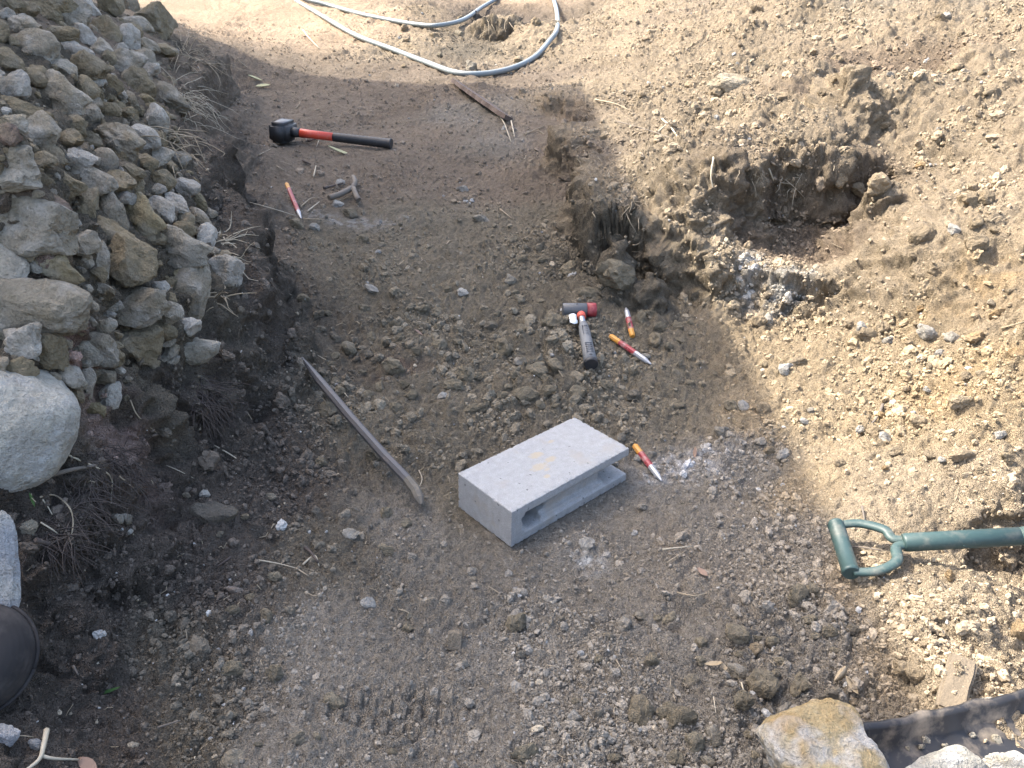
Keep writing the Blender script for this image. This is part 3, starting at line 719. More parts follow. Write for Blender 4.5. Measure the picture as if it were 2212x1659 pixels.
# ------------------------------------------------------------------ rubble heap: every stone a thing
TONE = {'g': (0.255, 0.224, 0.172), 'b': (0.205, 0.170, 0.112), 'w': (0.34, 0.318, 0.28), 'p': (0.175, 0.128, 0.106), 'y': (0.235, 0.195, 0.118), 's': (0.24, 0.215, 0.182), 'l': (0.32, 0.295, 0.245)}
TONE_WORD = {'g': 'grey', 'b': 'brown earthy', 'w': 'whitish crusted', 'p': 'reddish brown', 'y': 'yellowish', 's': 'smooth grey', 'l': 'pale cream'}
RUB = []   # (x, y, w, h, angle, tone) in the 2212 px view
for cx, cy, w_, h_, a_, t_ in [
 (40,60,120,140,60,'b'),(45,150,130,100,10,'w'),(140,110,140,120,30,'b'),(380,120,420,290,30,'b'),(265,130,180,130,0,'b'),(620,40,270,120,20,'w'),(770,100,260,150,40,'w'),(950,110,230,230,20,'b'),
 (1090,80,160,180,50,'g'),(650,230,270,270,50,'g'),(900,310,280,190,60,'b'),(1160,240,290,150,25,'g'),(1320,250,300,260,45,'b'),(1400,430,180,110,5,'b'),(1090,360,200,190,40,'w'),(1260,440,150,140,20,'g'),
 (1160,300,140,110,50,'b'),(200,280,270,180,20,'g'),(300,450,430,310,15,'g'),(520,340,260,150,10,'b'),(720,350,230,140,60,'w'),(640,480,290,160,25,'w'),(50,330,200,120,70,'b'),(60,560,240,150,45,'b'),
 (880,460,190,140,30,'g'),(910,520,140,130,20,'b'),(1040,470,120,120,20,'w'),(1110,610,300,210,0,'g'),(1240,560,240,180,45,'g'),(790,610,290,190,35,'b'),(560,620,210,160,15,'g'),(300,670,230,180,20,'b'),
 (160,790,220,250,30,'w'),(40,800,240,130,75,'w'),(500,860,460,310,20,'g'),(700,740,210,150,60,'b'),(810,740,160,100,10,'w'),(985,760,210,160,30,'b'),(1170,760,250,220,60,'b'),(1430,860,370,190,35,'g'),
 (1490,920,240,160,35,'b'),(1310,640,130,110,0,'w'),(200,990,430,170,10,'b'),(1030,810,160,90,25,'w'),(850,820,120,90,70,'b'),(920,840,100,90,50,'b'),(800,900,170,110,0,'g'),(1130,910,160,130,40,'g'),
 (1260,890,140,90,20,'y'),(1370,960,190,110,20,'b'),(870,970,240,160,25,'b'),(1010,930,120,100,30,'b'),(800,1010,180,140,40,'g'),(650,1110,280,230,20,'b'),(1080,1020,190,120,10,'b'),(1290,1060,250,200,60,'w'),
 (130,1090,250,140,10,'g'),(420,1190,270,240,45,'g'),(80,1180,210,170,45,'p'),(990,1220,400,260,25,'g'),(1220,1240,240,210,45,'w'),(1320,1190,170,110,45,'b'),(1390,1030,140,100,10,'b'),(620,1230,170,150,45,'b'),
 (780,1250,240,140,0,'b'),(170,1380,350,240,20,'g'),(430,1330,350,160,20,'b'),(400,1440,190,150,20,'b'),(1340,1370,330,210,10,'l'),(1560,1420,190,140,0,'g'),(1010,1360,170,120,20,'b'),(930,1430,190,190,40,'s'),
 (720,1450,240,180,20,'w'),(1240,1420,200,130,10,'b'),(1140,1500,170,120,30,'b'),(1320,1560,220,170,10,'b'),(180,1560,340,210,10,'g'),(30,1480,150,110,60,'b'),(590,1590,300,200,20,'b'),(380,1560,140,90,10,'b'),
 (750,1540,380,200,30,'g'),(1020,1590,240,180,35,'b'),(1170,1600,190,130,40,'b'),(1570,1620,210,150,30,'w'),(1390,1640,130,90,0,'w')]:
    RUB.append((cx * .25, cy * .25, w_ * .25, h_ * .25, a_, t_))
for cx, cy, w_, h_, a_, t_ in [
 (110,200,270,230,20,'w'),(500,240,320,170,15,'p'),(370,480,650,440,15,'g'),(750,290,220,330,0,'b'),(960,310,200,330,0,'g'),(1240,380,380,330,30,'y'),(1100,180,140,120,30,'w'),(1380,290,260,160,35,'w'),
 (1530,250,250,140,30,'w'),(1730,230,210,150,30,'y'),(1755,330,140,120,20,'g'),(1690,360,200,120,40,'g'),(1600,400,210,160,30,'b'),(1570,470,170,140,20,'b'),(50,510,150,250,10,'g'),(210,650,240,170,25,'b'),
 (730,600,220,210,0,'g'),(1030,560,310,240,15,'b'),(1320,560,200,130,20,'b'),(1560,690,460,310,10,'l'),(1780,560,180,240,30,'w'),(120,830,430,260,45,'l'),(490,820,500,210,15,'y'),(700,740,160,110,-10,'g'),
 (860,740,160,320,5,'g'),(1010,740,140,160,30,'b'),(1170,790,400,390,10,'b'),(1590,880,200,180,20,'y'),(1455,910,90,90,0,'b'),(1690,1010,330,560,25,'g'),(1950,870,250,260,20,'w'),(1900,690,140,110,-20,'g'),
 (430,1150,840,500,12,'g'),(570,1010,190,110,5,'b'),(940,1000,180,140,10,'g'),(940,1110,200,100,5,'l'),(905,1190,140,70,5,'w'),(920,1290,180,140,5,'g'),(1210,1150,460,310,-5,'g'),(1470,1200,230,160,-15,'g'),
 (1350,960,130,120,0,'w'),(1215,1440,410,300,10,'b'),(870,1460,310,240,10,'g'),(1390,1340,260,160,10,'b'),(1620,1310,180,150,-20,'w'),(1660,1480,320,220,-10,'l'),(1430,1520,150,200,20,'g'),(220,1440,330,280,10,'w'),
 (30,1370,90,160,0,'g'),(440,1540,280,270,10,'b'),(700,1560,240,210,0,'l'),(930,1580,250,160,0,'b'),(40,1610,140,120,0,'g'),(820,860,130,140,30,'b')]:
    RUB.append((cx * .25, cy * .25 + 384, w_ * .25, h_ * .25, a_, t_))
for cx, cy, w_, h_, a_, t_ in [
 (200,120,240,180,10,'b'),(560,220,210,170,20,'g'),(740,270,150,240,0,'g'),(925,210,190,120,5,'g'),(890,410,150,120,5,'w'),(1020,370,170,190,40,'w'),(765,500,190,140,5,'y'),(650,330,110,130,0,'b')]:
    RUB.append((cx * .25, cy * .25 + 768, w_ * .25, h_ * .25, a_, t_))
def put_stone(name, me, X, Y, w_, h_, a_, tone, crust, lift=0.2, depth_k=0.8, jit=0.0, seed=0, p=None):
    """a stone seen at (X, Y) with the given width and height, resting on the ground there"""
    r = random.Random(seed)
    p0, nn = hit(X, Y) if p is None else p
    sw, sh = px2m(p0, w_) / 2, px2m(p0, h_) / 2
    sd = min(sw, sh) * depth_k * r.uniform(0.85, 1.15)
    a = math.radians(a_)
    ax_x = RIGHT * math.cos(a) - UP * math.sin(a); ax_y = UP * math.cos(a) + RIGHT * math.sin(a)
    flip = r.choice((1, -1)); perm = r.choice((0, 1, 2, 3))
    B = Matrix((ax_x, ax_y, BACK)).transposed()
    rot90 = Matrix(((1, 0, 0), (0, flip, 0), (0, 0, flip)))
    if perm % 2: rot90 = rot90 @ Matrix(((-1, 0, 0), (0, -1, 0), (0, 0, 1)))
    o = link(name, me)
    c = p0 + nn * (min(sw, sh) * lift) + BACK * jit
    o.matrix_world = Matrix.Translation(c) @ (B @ Matrix.Diagonal((sw, sh, sd)) @ rot90).to_4x4()
    k = r.uniform(0.86, 1.16)
    o.color = (tone[0] * k, tone[1] * k, tone[2] * k, crust)
    return o
STONES = []      # (object, X, Y, size, tone key)
CR_AMT = {'g': 0.75, 'b': 0.25, 'w': 1.0, 'p': 0.15, 'y': 0.4, 's': 0.2, 'l': 0.5}
for i, (X, Y, w_, h_, a_, t_) in enumerate(RUB):
    big = max(w_, h_) > 62
    me = ROCKS_L[i % 14] if big else ROCKS_S[i % 18]
    if t_ == 's':
        me = rock_mesh('cobble', 77, 4, planes=5, cut=(.85, 1.0), rough=0.04, soft=8, fine=0.0, flat=False); me.materials.append(M_STONE)
    o = put_stone('rubble_stone', me, X, Y, w_ * 1.2, h_ * 1.2, a_, TONE[t_], CR_AMT[t_], lift=0.42, depth_k=0.9 if not big else 0.75, jit=0.012 * ((i * 7) % 5 - 2) / 2, seed=i)
    STONES.append((o, X, Y, max(w_, h_), t_, w_ / h_))
# smaller stones wedged in the gaps, and the part of the heap beyond the edge of the photograph
rr_ = random.Random(5)
def in_heap(X, Y):
    edge = np.interp(Y, [0, 60, 150, 330, 430, 520, 600, 640, 700, 760, 800, 830], [285, 330, 375, 400, 440, 465, 470, 450, 430, 440, 330, 250])
    return X < edge
fill = []
tries = 0
while len(fill) < 170 and tries < 9000:
    tries += 1
    X, Y = rr_.uniform(0, 470), rr_.uniform(2, 830)
    if not in_heap(X, Y): continue
    cover = max((1 - ((X - q[0]) ** 2 + (Y - q[1]) ** 2) ** .5 / (0.36 * (q[2] + q[3]))) for q in RUB)
    if cover > 0.36: continue
    s_ = rr_.uniform(15, 38) * (0.7 + 0.3 * Y / 800)
    if any((X - f[0]) ** 2 + (Y - f[1]) ** 2 < (0.45 * (s_ + f[2])) ** 2 for f in fill): continue
    fill.append((X, Y, s_, s_ * rr_.uniform(.55, .85), rr_.uniform(-10, 60), rr_.choice('gbbgwb')))
for i, (X, Y, w_, h_, a_, t_) in enumerate(fill):
    o = put_stone('rubble_stone', ROCKS_S[(i * 5) % 18], X, Y, w_, h_, a_, TONE[t_], CR_AMT[t_], lift=0.15, seed=900 + i)
    STONES.append((o, X, Y, w_, t_, w_ / h_))
n_ = 260; rp = np.random.default_rng(3)
fx = rp.uniform(-2.7, -1.0, n_ * 3); fy = rp.uniform(.9, 4.2, n_ * 3)
sel = fx < -0.70 * (fy * .873 + .3) - 0.06; fx, fy = fx[sel][:n_], fy[sel][:n_]; fz = []
for x_, y_ in zip(fx, fy):
    p_ = GBVH.ray_cast(Vector((x_, y_, 3)), Vector((0, 0, -1)))[0]; fz.append(p_.z if p_ else 0)
P_ = np.stack([fx, fy, np.array(fz)], -1); k_ = len(P_)
o = instancer('rubble', P_, rp.uniform(-3, 3, (k_, 3)), rp.uniform(.04, .10, (k_, 1)) * rp.uniform(.6, 1.2, (k_, 3)), rp.uniform(.8, 1.3, (k_, 1)) * np.array([[.21, .19, .15]]), clod_col)
tag(o, 'rubble of the heap going on beyond the left edge', 'rubble', kind='stuff')
# names for the stones one can point at; the rest are told by look and nearest landmark stone
NAMED = {  # nearest survey position -> phrase
 (95,30): 'large brown stone near the top left of the heap', (75,112): 'large grey pitted stone high on the left of the heap', (125,215): 'broad flat grey stone in the upper middle of the heap',
 (232,358): 'smooth rounded grey cobble among angular rubble', (50,248): 'long brown flat stone jutting from the left edge of the heap', (335,342): 'pale cream blocky stone at the right rim of the heap',
 (92,504): 'big smooth grey boulder at the middle left of the heap', (125,444): 'reddish brown wedge stone above the big grey boulder', (187,456): 'upright brown stone beside the big grey boulder',
 (240,461): 'upright grey pointed stone right of the upright brown stone', (310,479): 'large yellowish grey stone in the middle of the heap', (390,556): 'large pale cream stone at the right rim with knobbly face',
 (30,591): 'long pale cream stone slanting down at the left edge', (122,589): 'long yellowish stone lying under the big grey boulder', (292,581): 'large dark brown rough slab in the middle of the lower heap',
 (397,604): None, (422,636): 'tall grey slab leaning at the right end of the heap', (487,601): 'white crusted stone hanging out over the trench edge', (107,671): 'very large flat grey slab low on the left of the heap',
 (302,671): 'wide grey stone right of the very large flat slab', (304,744): 'large rounded brown stone at the foot of the heap', (217,749): 'rounded grey stone left of the large rounded brown stone',
 (415,754): 'pale cream pitted stone at the lower right end of the heap', (235,642): 'small pale flat stone stacked above two thin ones', (175,774): 'pale cream block above the cream boulder',
 (110,769): 'round brown stone left of the pale cream block', (397,604): 'mossy yellowish stone tucked under the pale cream stone', (447,403): None}
lab_used = {}
marks = []
for (nx, ny), ph in NAMED.items():
    if not ph: continue
    k = min(range(len(STONES)), key=lambda j: (STONES[j][1] - nx) ** 2 + (STONES[j][2] - ny) ** 2)
    if k in lab_used: continue
    lab_used[k] = ph; marks.append((STONES[k][1], STONES[k][2], STONES[k][3], ph.split(' of the heap')[0] if len(ph.split()) > 9 else ph))
short = {}
SHORT = [(75,112,'the large grey pitted stone'),(125,215,'the broad flat grey stone'),(232,358,'the smooth round cobble'),(335,342,'the pale cream blocky stone'),(92,504,'the big smooth grey boulder'),
         (310,479,'the large yellowish grey stone'),(292,581,'the large dark brown slab'),(422,636,'the tall leaning grey slab'),(107,671,'the very large flat grey slab'),(304,744,'the large rounded brown stone'),(390,556,'the knobbly pale cream stone'),(330,62,'the upper rim stone'),(360,220,'the straw-side stone')]
seen = {}
for k, (o, X, Y, s_, t_, asp) in enumerate(STONES):
    if k in lab_used:
        tag(o, lab_used[k], 'stone', 'stones of the rubble heap'); continue
    size = 'tiny' if s_ < 24 else 'small' if s_ < 38 else 'medium' if s_ < 60 else 'large'
    shape = 'flat ' if asp > 1.7 else 'upright ' if asp < 0.8 else 'blocky ' if (k % 3 == 0) else 'angular '
    lm = min(SHORT, key=lambda q: (q[0] - X) ** 2 + (q[1] - Y) ** 2)
    dx, dy = X - lm[0], Y - lm[1]
    dist = math.hypot(dx, dy)
    if dist < 6: where = 'next to ' + lm[2]
    else:
        d_ = ('right of ' if dx > 0 else 'left of ') if abs(dx) > 1.6 * abs(dy) else ('below ' if dy > 0 else 'above ') if abs(dy) > 1.6 * abs(dx) else (('lower ' if dy > 0 else 'upper ') + ('right of ' if dx > 0 else 'left of '))
        where = ('close ' if dist < 45 else '' if dist < 95 else 'well ') + d_ + lm[2]
    
    lab = f'{size} {shape}{TONE_WORD[t_]} stone {where}'
    tag(o, lab, 'stone', 'stones of the rubble heap')

# the big pale boulder at the left edge and the stones round it
def hero(name, seed, X, Y, w_, h_, a_, col, crust, label, cat='stone', depth_k=0.8, lift=0.2, planes=12, soft=16, rough=.1, mat=None, sub=5, jit=0.0, group=None, z=None, cut=(.55, .98), flat=True):
    me = rock_mesh(name, seed, sub, planes=planes, soft=soft * 1.5, rough=rough, cut=cut, fine=min(.05, rough * .4), flat=flat); me.materials.append(mat or M_STONE)
    p = None if z is None else (Vector(at_z(X, Y, z)), Vector((0, 0, 1)))
    o = put_stone(name, me, X, Y, w_, h_, a_, col, crust, lift, depth_k, jit, seed, p)
    tag(o, label, cat, group); return o
M_BOULDER = stone_material('pale_boulder_stone', crust=(0.40, 0.395, 0.375), crust_amt=0.9, dust=(0.27, 0.25, 0.205), fine_scale=170)
hero('boulder', 36, 2, 950, 275, 290, 24, (0.36, 0.345, 0.30), 0.9, 'big pale cream boulder at the left edge below the rubble heap', 'boulder', .8, .16, 9, 8, .05, M_BOULDER, cut=(.8, 1.0))
hero('stone', 32, -2, 1240, 92, 275, 4, (0.34, 0.345, 0.355), 1.0, 'pale grey upright slab at the left edge above the black tub', 'stone', .5, .0, 9, 22, .06, M_BOULDER, z=.30)
hero('stone', 33, 8, 1160, 46, 70, 0, (0.27, 0.25, 0.20), .4, 'small brown stone in front of the pale upright slab', 'stone', .8, .9, 11, 14, .1)
hero('stone', 34, 62, 1138, 46, 40, 10, (0.17, 0.16, 0.13), .2, 'flat greyish stone sunk in dark soil below the boulder', 'stone', .5, .1)
hero('stone', 35, 3, 1600, 60, 56, 0, (0.27, 0.27, 0.28), .8, 'grey stone at the left edge near the bottom corner', 'stone', .7, .3)
hero('stone', 36, 75, 1612, 32, 26, 10, (0.22, 0.22, 0.22), .4, 'small grey stone behind the broken cane', 'stone', .7, .4)
hero('stone', 37, 450, 1120, 120, 82, -8, (0.11, 0.095, 0.076), .1, 'dark squared stone half buried in the black soil slope', 'stone', .6, -.25, 8, 24, .05)
M_YELLOW = stone_material('yellow_stone', crust=(0.44, 0.43, 0.41), crust_amt=1.0, dust=(0.34, 0.22, 0.085), fine_scale=190)
hero('stone', 38, 1765, 1640, 270, 250, 20, (0.42, 0.34, 0.20), .8, 'yellow ochre stone with white patches at the bottom right', 'stone', .8, 0.0, 10, 18, .08, M_YELLOW, z=.20)
hero('stone', 39, 2035, 1672, 200, 130, 5, (0.33, 0.32, 0.285), .9, 'pale grey rounded stone lying in the black tray', 'stone', .8, 0.0, 9, 10, .06, M_BOULDER, z=.23)
hero('stone', 40, 2175, 1665, 120, 100, 15, (0.38, 0.34, 0.26), .7, 'cream angular stone in the black tray at the right corner', 'stone', .8, 0.0, 10, 16, .08, M_YELLOW, z=.22)
hero('stone', 41, 1580, 185, 105, 56, 12, (0.30, 0.255, 0.185), .3, 'broad pale flat clod on the sunlit bank top', 'stone', .8, .1, 9, 9, .12)
hero('stone', 42, 1995, 505, 60, 62, 20, (0.22, 0.175, 0.12), .1, 'round brown stone set in the bank left of the right edge', 'stone', .8, .15, 8, 7, .1)

def settle(objs):
    """two or three look-alikes with one label are told apart by how near they lie"""
    by = {}
    for o in objs: by.setdefault(o['label'], []).append(o)
    for lab, L in by.items():
        if len(L) == 1: continue
        L.sort(key=lambda o: (o.matrix_world.translation - CAMP).length)
        names = {2: ['the nearer one', 'the farther one'], 3: ['nearest of three', 'middle of three', 'farthest of three']}.get(len(L))
        if names is None:
            names = ['%s nearest of its kind' % w for w in ('first', 'second', 'third', 'fourth', 'fifth', 'sixth', 'seventh', 'eighth', 'ninth', 'tenth')]
        for o, w in zip(L, names): o['label'] = ' '.join(lab.replace(' the ', ' ').split()[:12]) + ', ' + w
settle([q[0] for q in STONES])
# ------------------------------------------------------------------ tools
M_BLACK = coat('black_rubber', (0.018, 0.019, 0.021), 0.55, dirt=0.22, dirt_col=(0.12, 0.10, 0.085), scale=30, spec=0.5)
M_ORANGE = coat('orange_fibreglass', (0.52, 0.055, 0.026), 0.45, dirt=0.3, scale=40, spec=0.5)
M_DGREY = coat('dark_grey_plastic', (0.065, 0.07, 0.078), 0.5, dirt=0.3, dirt_col=(0.2, 0.18, 0.15), scale=60, spec=0.45)
M_GREY = coat('grey_rubber', (0.13, 0.135, 0.14), 0.6, dirt=0.35, dirt_col=(0.22, 0.2, 0.17), scale=50)
M_RED = coat('red_face', (0.22, 0.026, 0.033), 0.5, dirt=0.4, dirt_col=(0.42, 0.2, 0.19), scale=45)
M_NEON = coat('orange_collar', (0.55, 0.09, 0.06), 0.5, dirt=0.15)
M_STEEL = coat('bright_steel', (0.42, 0.43, 0.45), 0.38, metal=0.75, dirt=0.3, scale=80)
M_CHRED = coat('chisel_red', (0.23, 0.022, 0.030), 0.5, dirt=0.75, dirt_col=(0.33, 0.27, 0.25), scale=48, spec=0.5)
M_CHYEL = coat('chisel_yellow', (0.46, 0.21, 0.03), 0.5, dirt=0.45, scale=60)
M_CHTIP = coat('chisel_steel', (0.33, 0.34, 0.36), 0.45, metal=0.45, dirt=0.35, dirt_col=(0.4, 0.4, 0.38), scale=60)
M_IRON = coat('dull_iron', (0.085, 0.083, 0.086), 0.55, metal=0.35, dirt=0.35, dirt_col=(0.17, 0.13, 0.105), scale=25, spec=0.4)
M_TIP = coat('muddy_iron_tip', (0.10, 0.09, 0.075), 0.8, dirt=0.4, scale=50)
M_GREEN = coat('green_paint', (0.026, 0.054, 0.052), 0.5, dirt=0.6, dirt_col=(0.15, 0.14, 0.115), scale=34, spec=0.5, var=0.2)
M_HOSE = coat('grey_hose', (0.155, 0.185, 0.20), 0.45, dirt=0.3, dirt_col=(0.22, 0.19, 0.145), scale=5, spec=0.45)
def rod(name, pts, rad_, mat, parent=None, sides=16, smooth_=True, caps=True, twist=0.0, flat=1.0):
    v, f = tube(pts, rad_, sides, caps, twist, flat)
    me = mesh_np(name, v, f, smooth_)
    if smooth_:
        for p in me.polygons:
            if len(p.vertices) > 4: p.use_smooth = False
    return link(name, me, parent, mat)
def frame(root, origin, xdir, up=Vector((0, 0, 1))):
    x = Vector(xdir).normalized(); y = Vector(up).cross(x).normalized(); z = x.cross(y)
    root.matrix_world = Matrix(((x.x, y.x, z.x, origin[0]), (x.y, y.y, z.y, origin[1]), (x.z, y.z, z.z, origin[2]), (0, 0, 0, 1)))
def bevel_box(name, b, mat, parent, off, seg=3):
    me = mesh_np(name, *box_vf(*b), smooth_=False)
    bm = bmesh.new(); bm.from_mesh(me); bmesh.ops.bevel(bm, geom=bm.edges[:], offset=off, segments=seg, affect='EDGES'); bm.to_mesh(me); bm.free()
    me.polygons.foreach_set('use_smooth', np.ones(len(me.polygons), bool))
    return link(name, me, parent, mat)
def lathe_x(name, prof, mat, parent, sides=20, ry=1.0):
    """profile [(x, radius)] turned about the local x axis"""
    vs, fs = [], []
    for x, r in prof:
        for k in range(sides):
            a = 2 * math.pi * k / sides; vs.append((x, math.cos(a) * r * ry, math.sin(a) * r))
    for i in range(len(prof) - 1):
        for k in range(sides):
            fs.append((i * sides + k, (i + 1) * sides + k, (i + 1) * sides + (k + 1) % sides, i * sides + (k + 1) % sides))
    fs.append(tuple(range(sides))); fs.append(tuple(reversed([(len(prof) - 1) * sides + k for k in range(sides)])))
    me = mesh_np(name, vs, fs)
    me.polygons[-1].use_smooth = False; me.polygons[-2].use_smooth = False
    return link(name, me, parent, mat)

# sledge mallet with a black head, orange and black handle
pa, pb = hit(612, 306)[0], hit(848, 322)[0]
dep = depth_of(pa)
A = at_depth(612, 283, dep * 0.985); Bp = at_depth(846, 311, dep * 0.965)
L_ = (Bp - A).length; k_ = L_ / 0.62
mal = empty('sledge_mallet'); frame(mal, A, Bp - A)
tag(mal, 'big black-headed sledge mallet with orange handle lying on the trodden soil', 'mallet')
hs = 0.052 * k_
head = bevel_box('head', (-hs, hs, -hs * 1.55, hs * 1.55, -hs * 1.02, hs * 1.02), M_BLACK, mal, hs * .34, 4)
bevel_box('head_panel', (-hs * .55, hs * .55, -hs * .9, hs * .75, hs * .98, hs * 1.045), M_DGREY, head, hs * .03, 1)
lathe_x('socket', [(hs * .9, hs * .55), (hs * 1.5, hs * .50), (hs * 1.95, hs * .40)], M_BLACK, mal)
lathe_x('handle', [(hs * 1.95, hs * .47), (hs * 3, hs * .42), (hs * 5.6, hs * .42)], M_ORANGE, mal)
g0, g1 = hs * 5.6, L_
prof = [(g0, hs * .45)]
for i in range(30):
    x = g0 + (g1 - g0) * (i + 1) / 31; prof.append((x, hs * (.47 if i % 2 else .44) + hs * .04 * i / 30))
prof += [(g1 - hs * .1, hs * .57), (g1, hs * .51)]
lathe_x('grip', prof, M_BLACK, mal)

# soft-faced hammer
def on_floor(X, Y, lift): 
    p = hit(X, Y)[0]; return p + Vector((0, 0, lift))
hA = on_floor(1252, 686, .028); hB = on_floor(1276, 802, .022)
hammer = empty('hammer'); frame(hammer, hA, hB - hA)
tag(hammer, 'small hammer with dark grey head, red face and grey rubber handle', 'hammer')
HL = (hB - hA).length
hd = empty('head'); hd.parent = hammer
def lathe_y(name, prof, mat, parent, sides=22):
    o = lathe_x(name, prof, mat, parent, sides); o.rotation_euler = (0, 0, math.radians(90)); return o
hr = 0.0225
bpy.data.objects.remove(hd)
hd = lathe_y('head', [(-.058, hr * .9), (-.056, hr), (.020, hr), (.0215, hr * .98)], M_DGREY, hammer)
lathe_x('striking_face', [(.0217, hr * 1.04), (.050, hr * 1.04), (.0525, hr * .97)], M_RED, hd, 22)
hole = lathe_x('hole', [(0, .0032), (.0008, .0032)], M_BLACK, hd, 12); hole.matrix_local = Matrix.Translation((-.012, 0, hr + .0002)) @ Matrix.Rotation(math.radians(-90), 4, 'Y')
lathe_x('neck', [(hr * .8, .0105), (.048, .0098), (.098, .011)], M_STEEL, hammer)
lathe_x('collar', [(hr * 1.12, .0125), (hr * 1.3, .0142), (.046, .0142), (.048, .012)], M_NEON, hammer)
g = lathe_x('grip', [(.082, .0125), (.095, .0155), (.13, .0182), (HL * .6, .0185), (HL * .8, .0195), (HL - .014, .0212)], M_GREY, hammer, 22, 1.0)
lathe_x('end_cap', [(HL - .014, .0215), (HL - .004, .0222), (HL, .0200)], M_BLACK, hammer)
for i in range(6):
    bevel_box('rib', (HL * .70 + i * .0095, HL * .70 + i * .0095 + .0036, -.0105, .0105, .0175, .0204 + i * .0002), M_DGREY, g, .0006, 1)
ht = lathe_x('hole', [(0, .0045), (.001, .0045)], M_BLACK, g, 12); ht.matrix_local = Matrix.Translation((HL * .70 + .066, 0, .0207)) @ Matrix.Rotation(math.radians(-90), 4, 'Y')
# worn raised lettering on the grip, too rubbed to read
lr_ = random.Random(4); lv = []
for row, (y0, sz, n_) in enumerate(((.003, .010, 6), (-.007, .005, 11))):
    x = .115
    for i in range(n_):
        zt = math.sqrt(max(.0001, .0184 ** 2 - y0 * y0))
        lv.append(box_vf(x, x + sz * .16, y0 - sz * .5, y0 + sz * .5, zt - .001, zt + .0006))
        if lr_.random() < .7: yy = y0 + lr_.choice((-.45, 0, .4)) * sz; lv.append(box_vf(x, x + sz * .6, yy - sz * .08, yy + sz * .08, zt - .001, zt + .0006))
        x += sz * .95
link('lettering', mesh_np('lettering', *join_vf(lv), smooth_=False), g, M_DGREY)
# crumpled silver price tag by the neck
tv, tf = [], []
for i in range(6):
    for j in range(4):
        tv.append((.036 + i * .010, -.018 - j * .008, .006 + .004 * math.sin(i * 1.9 + j * 1.3)))
for i in range(5):
    for j in range(3): tf.append((i * 4 + j, (i + 1) * 4 + j, (i + 1) * 4 + j + 1, i * 4 + j + 1))
M_TAG = coat('tag_foil', (0.62, 0.64, 0.66), 0.35, dirt=0.6, dirt_col=(0.08, 0.08, 0.09), scale=160, metal=0.1)
tg = mesh_np('tag', tv, tf); o = link('tag', tg, hammer, M_TAG); md = o.modifiers.new('thick', 'SOLIDIFY'); md.thickness = .0008

# stone chisels
def chisel(Xa, Ya, Xb, Yb, la, lb, label, r=.0088, split=(.24, .62)):
    """yellow end at (Xa, Ya), steel point at (Xb, Yb)"""
    a, b = on_floor(Xa, Ya, la), on_floor(Xb, Yb, lb)
    e = empty('chisel'); frame(e, a, b - a); L = (b - a).length
    tag(e, label, 'chisel', 'red and yellow stone chisels')
    lathe_x('struck_end', [(0, r * .8), (.004, r), (L * split[0], r)], M_CHYEL, e, 8).data.polygons.foreach_set('use_smooth', [False] * 18)
    me = lathe_x('shank', [(L * split[0], r * 1.01), (L * split[1], r * 1.01)], M_CHRED, e, 8).data
    t = lathe_x('point', [(L * split[1], r), (L * .86, r * .9), (L * .97, r * .35), (L, r * .15)], M_CHTIP, e, 8)
    for c in e.children:
        c.data.polygons.foreach_set('use_smooth', np.zeros(len(c.data.polygons), bool))
    return e
chisel(1366, 733, 1351, 674, .010, .016, 'chisel pointing away behind the grey hammer, uppermost of the right pair', .0098)
chisel(1318, 733, 1406, 793, .012, .010, 'chisel lying diagonal between the hammer handle and the trench side', .0092)
chisel(1370, 972, 1428, 1044, .014, .008, 'chisel pointing toward the camera beside the concrete block', .0085)
chisel(622, 421, 651, 474, .050, .004, 'lone chisel stuck in the soil near the forked twig', .0095, (.16, .80))

# pinch bar
bp = [(652, 772), (664, 788), (690, 822), (760, 905), (830, 984), (880, 1036), (897, 1058), (906, 1078), (911, 1090)]
bw = [on_floor(X, Y, 0.0) for X, Y in bp]
za, zb = bw[0].z + .022, bw[-1].z + .02
tt = [0] + list(np.cumsum([(bw[i + 1] - bw[i]).length for i in range(len(bw) - 1)]))
P3 = [Vector(at_z(X, Y, za + (zb - za) * t / tt[-1] + .010)) for (X, Y), t in zip(bp, tt)]
bar = empty('pinch_bar', P3[4]); tag(bar, 'long dark iron pinch bar with a bent chisel end lying on the soil', 'crowbar')
bpy.context.view_layer.update()
rb = .0125
loc = [p - P3[4] for p in P3]
rod('taper', loc[:3], [.0022, .0065, rb], M_IRON, bar, 8, False)
rod('shaft', loc[2:6], [rb, rb, rb, rb], M_IRON, bar, 8, False)
v, f = tube(loc[5:], [rb, rb * 1.06, rb * .95, rb * .28], 8, True, 0.0, 1.0)
link('chisel_end', mesh_np('chisel_end', v, f, False), bar, M_TIP)

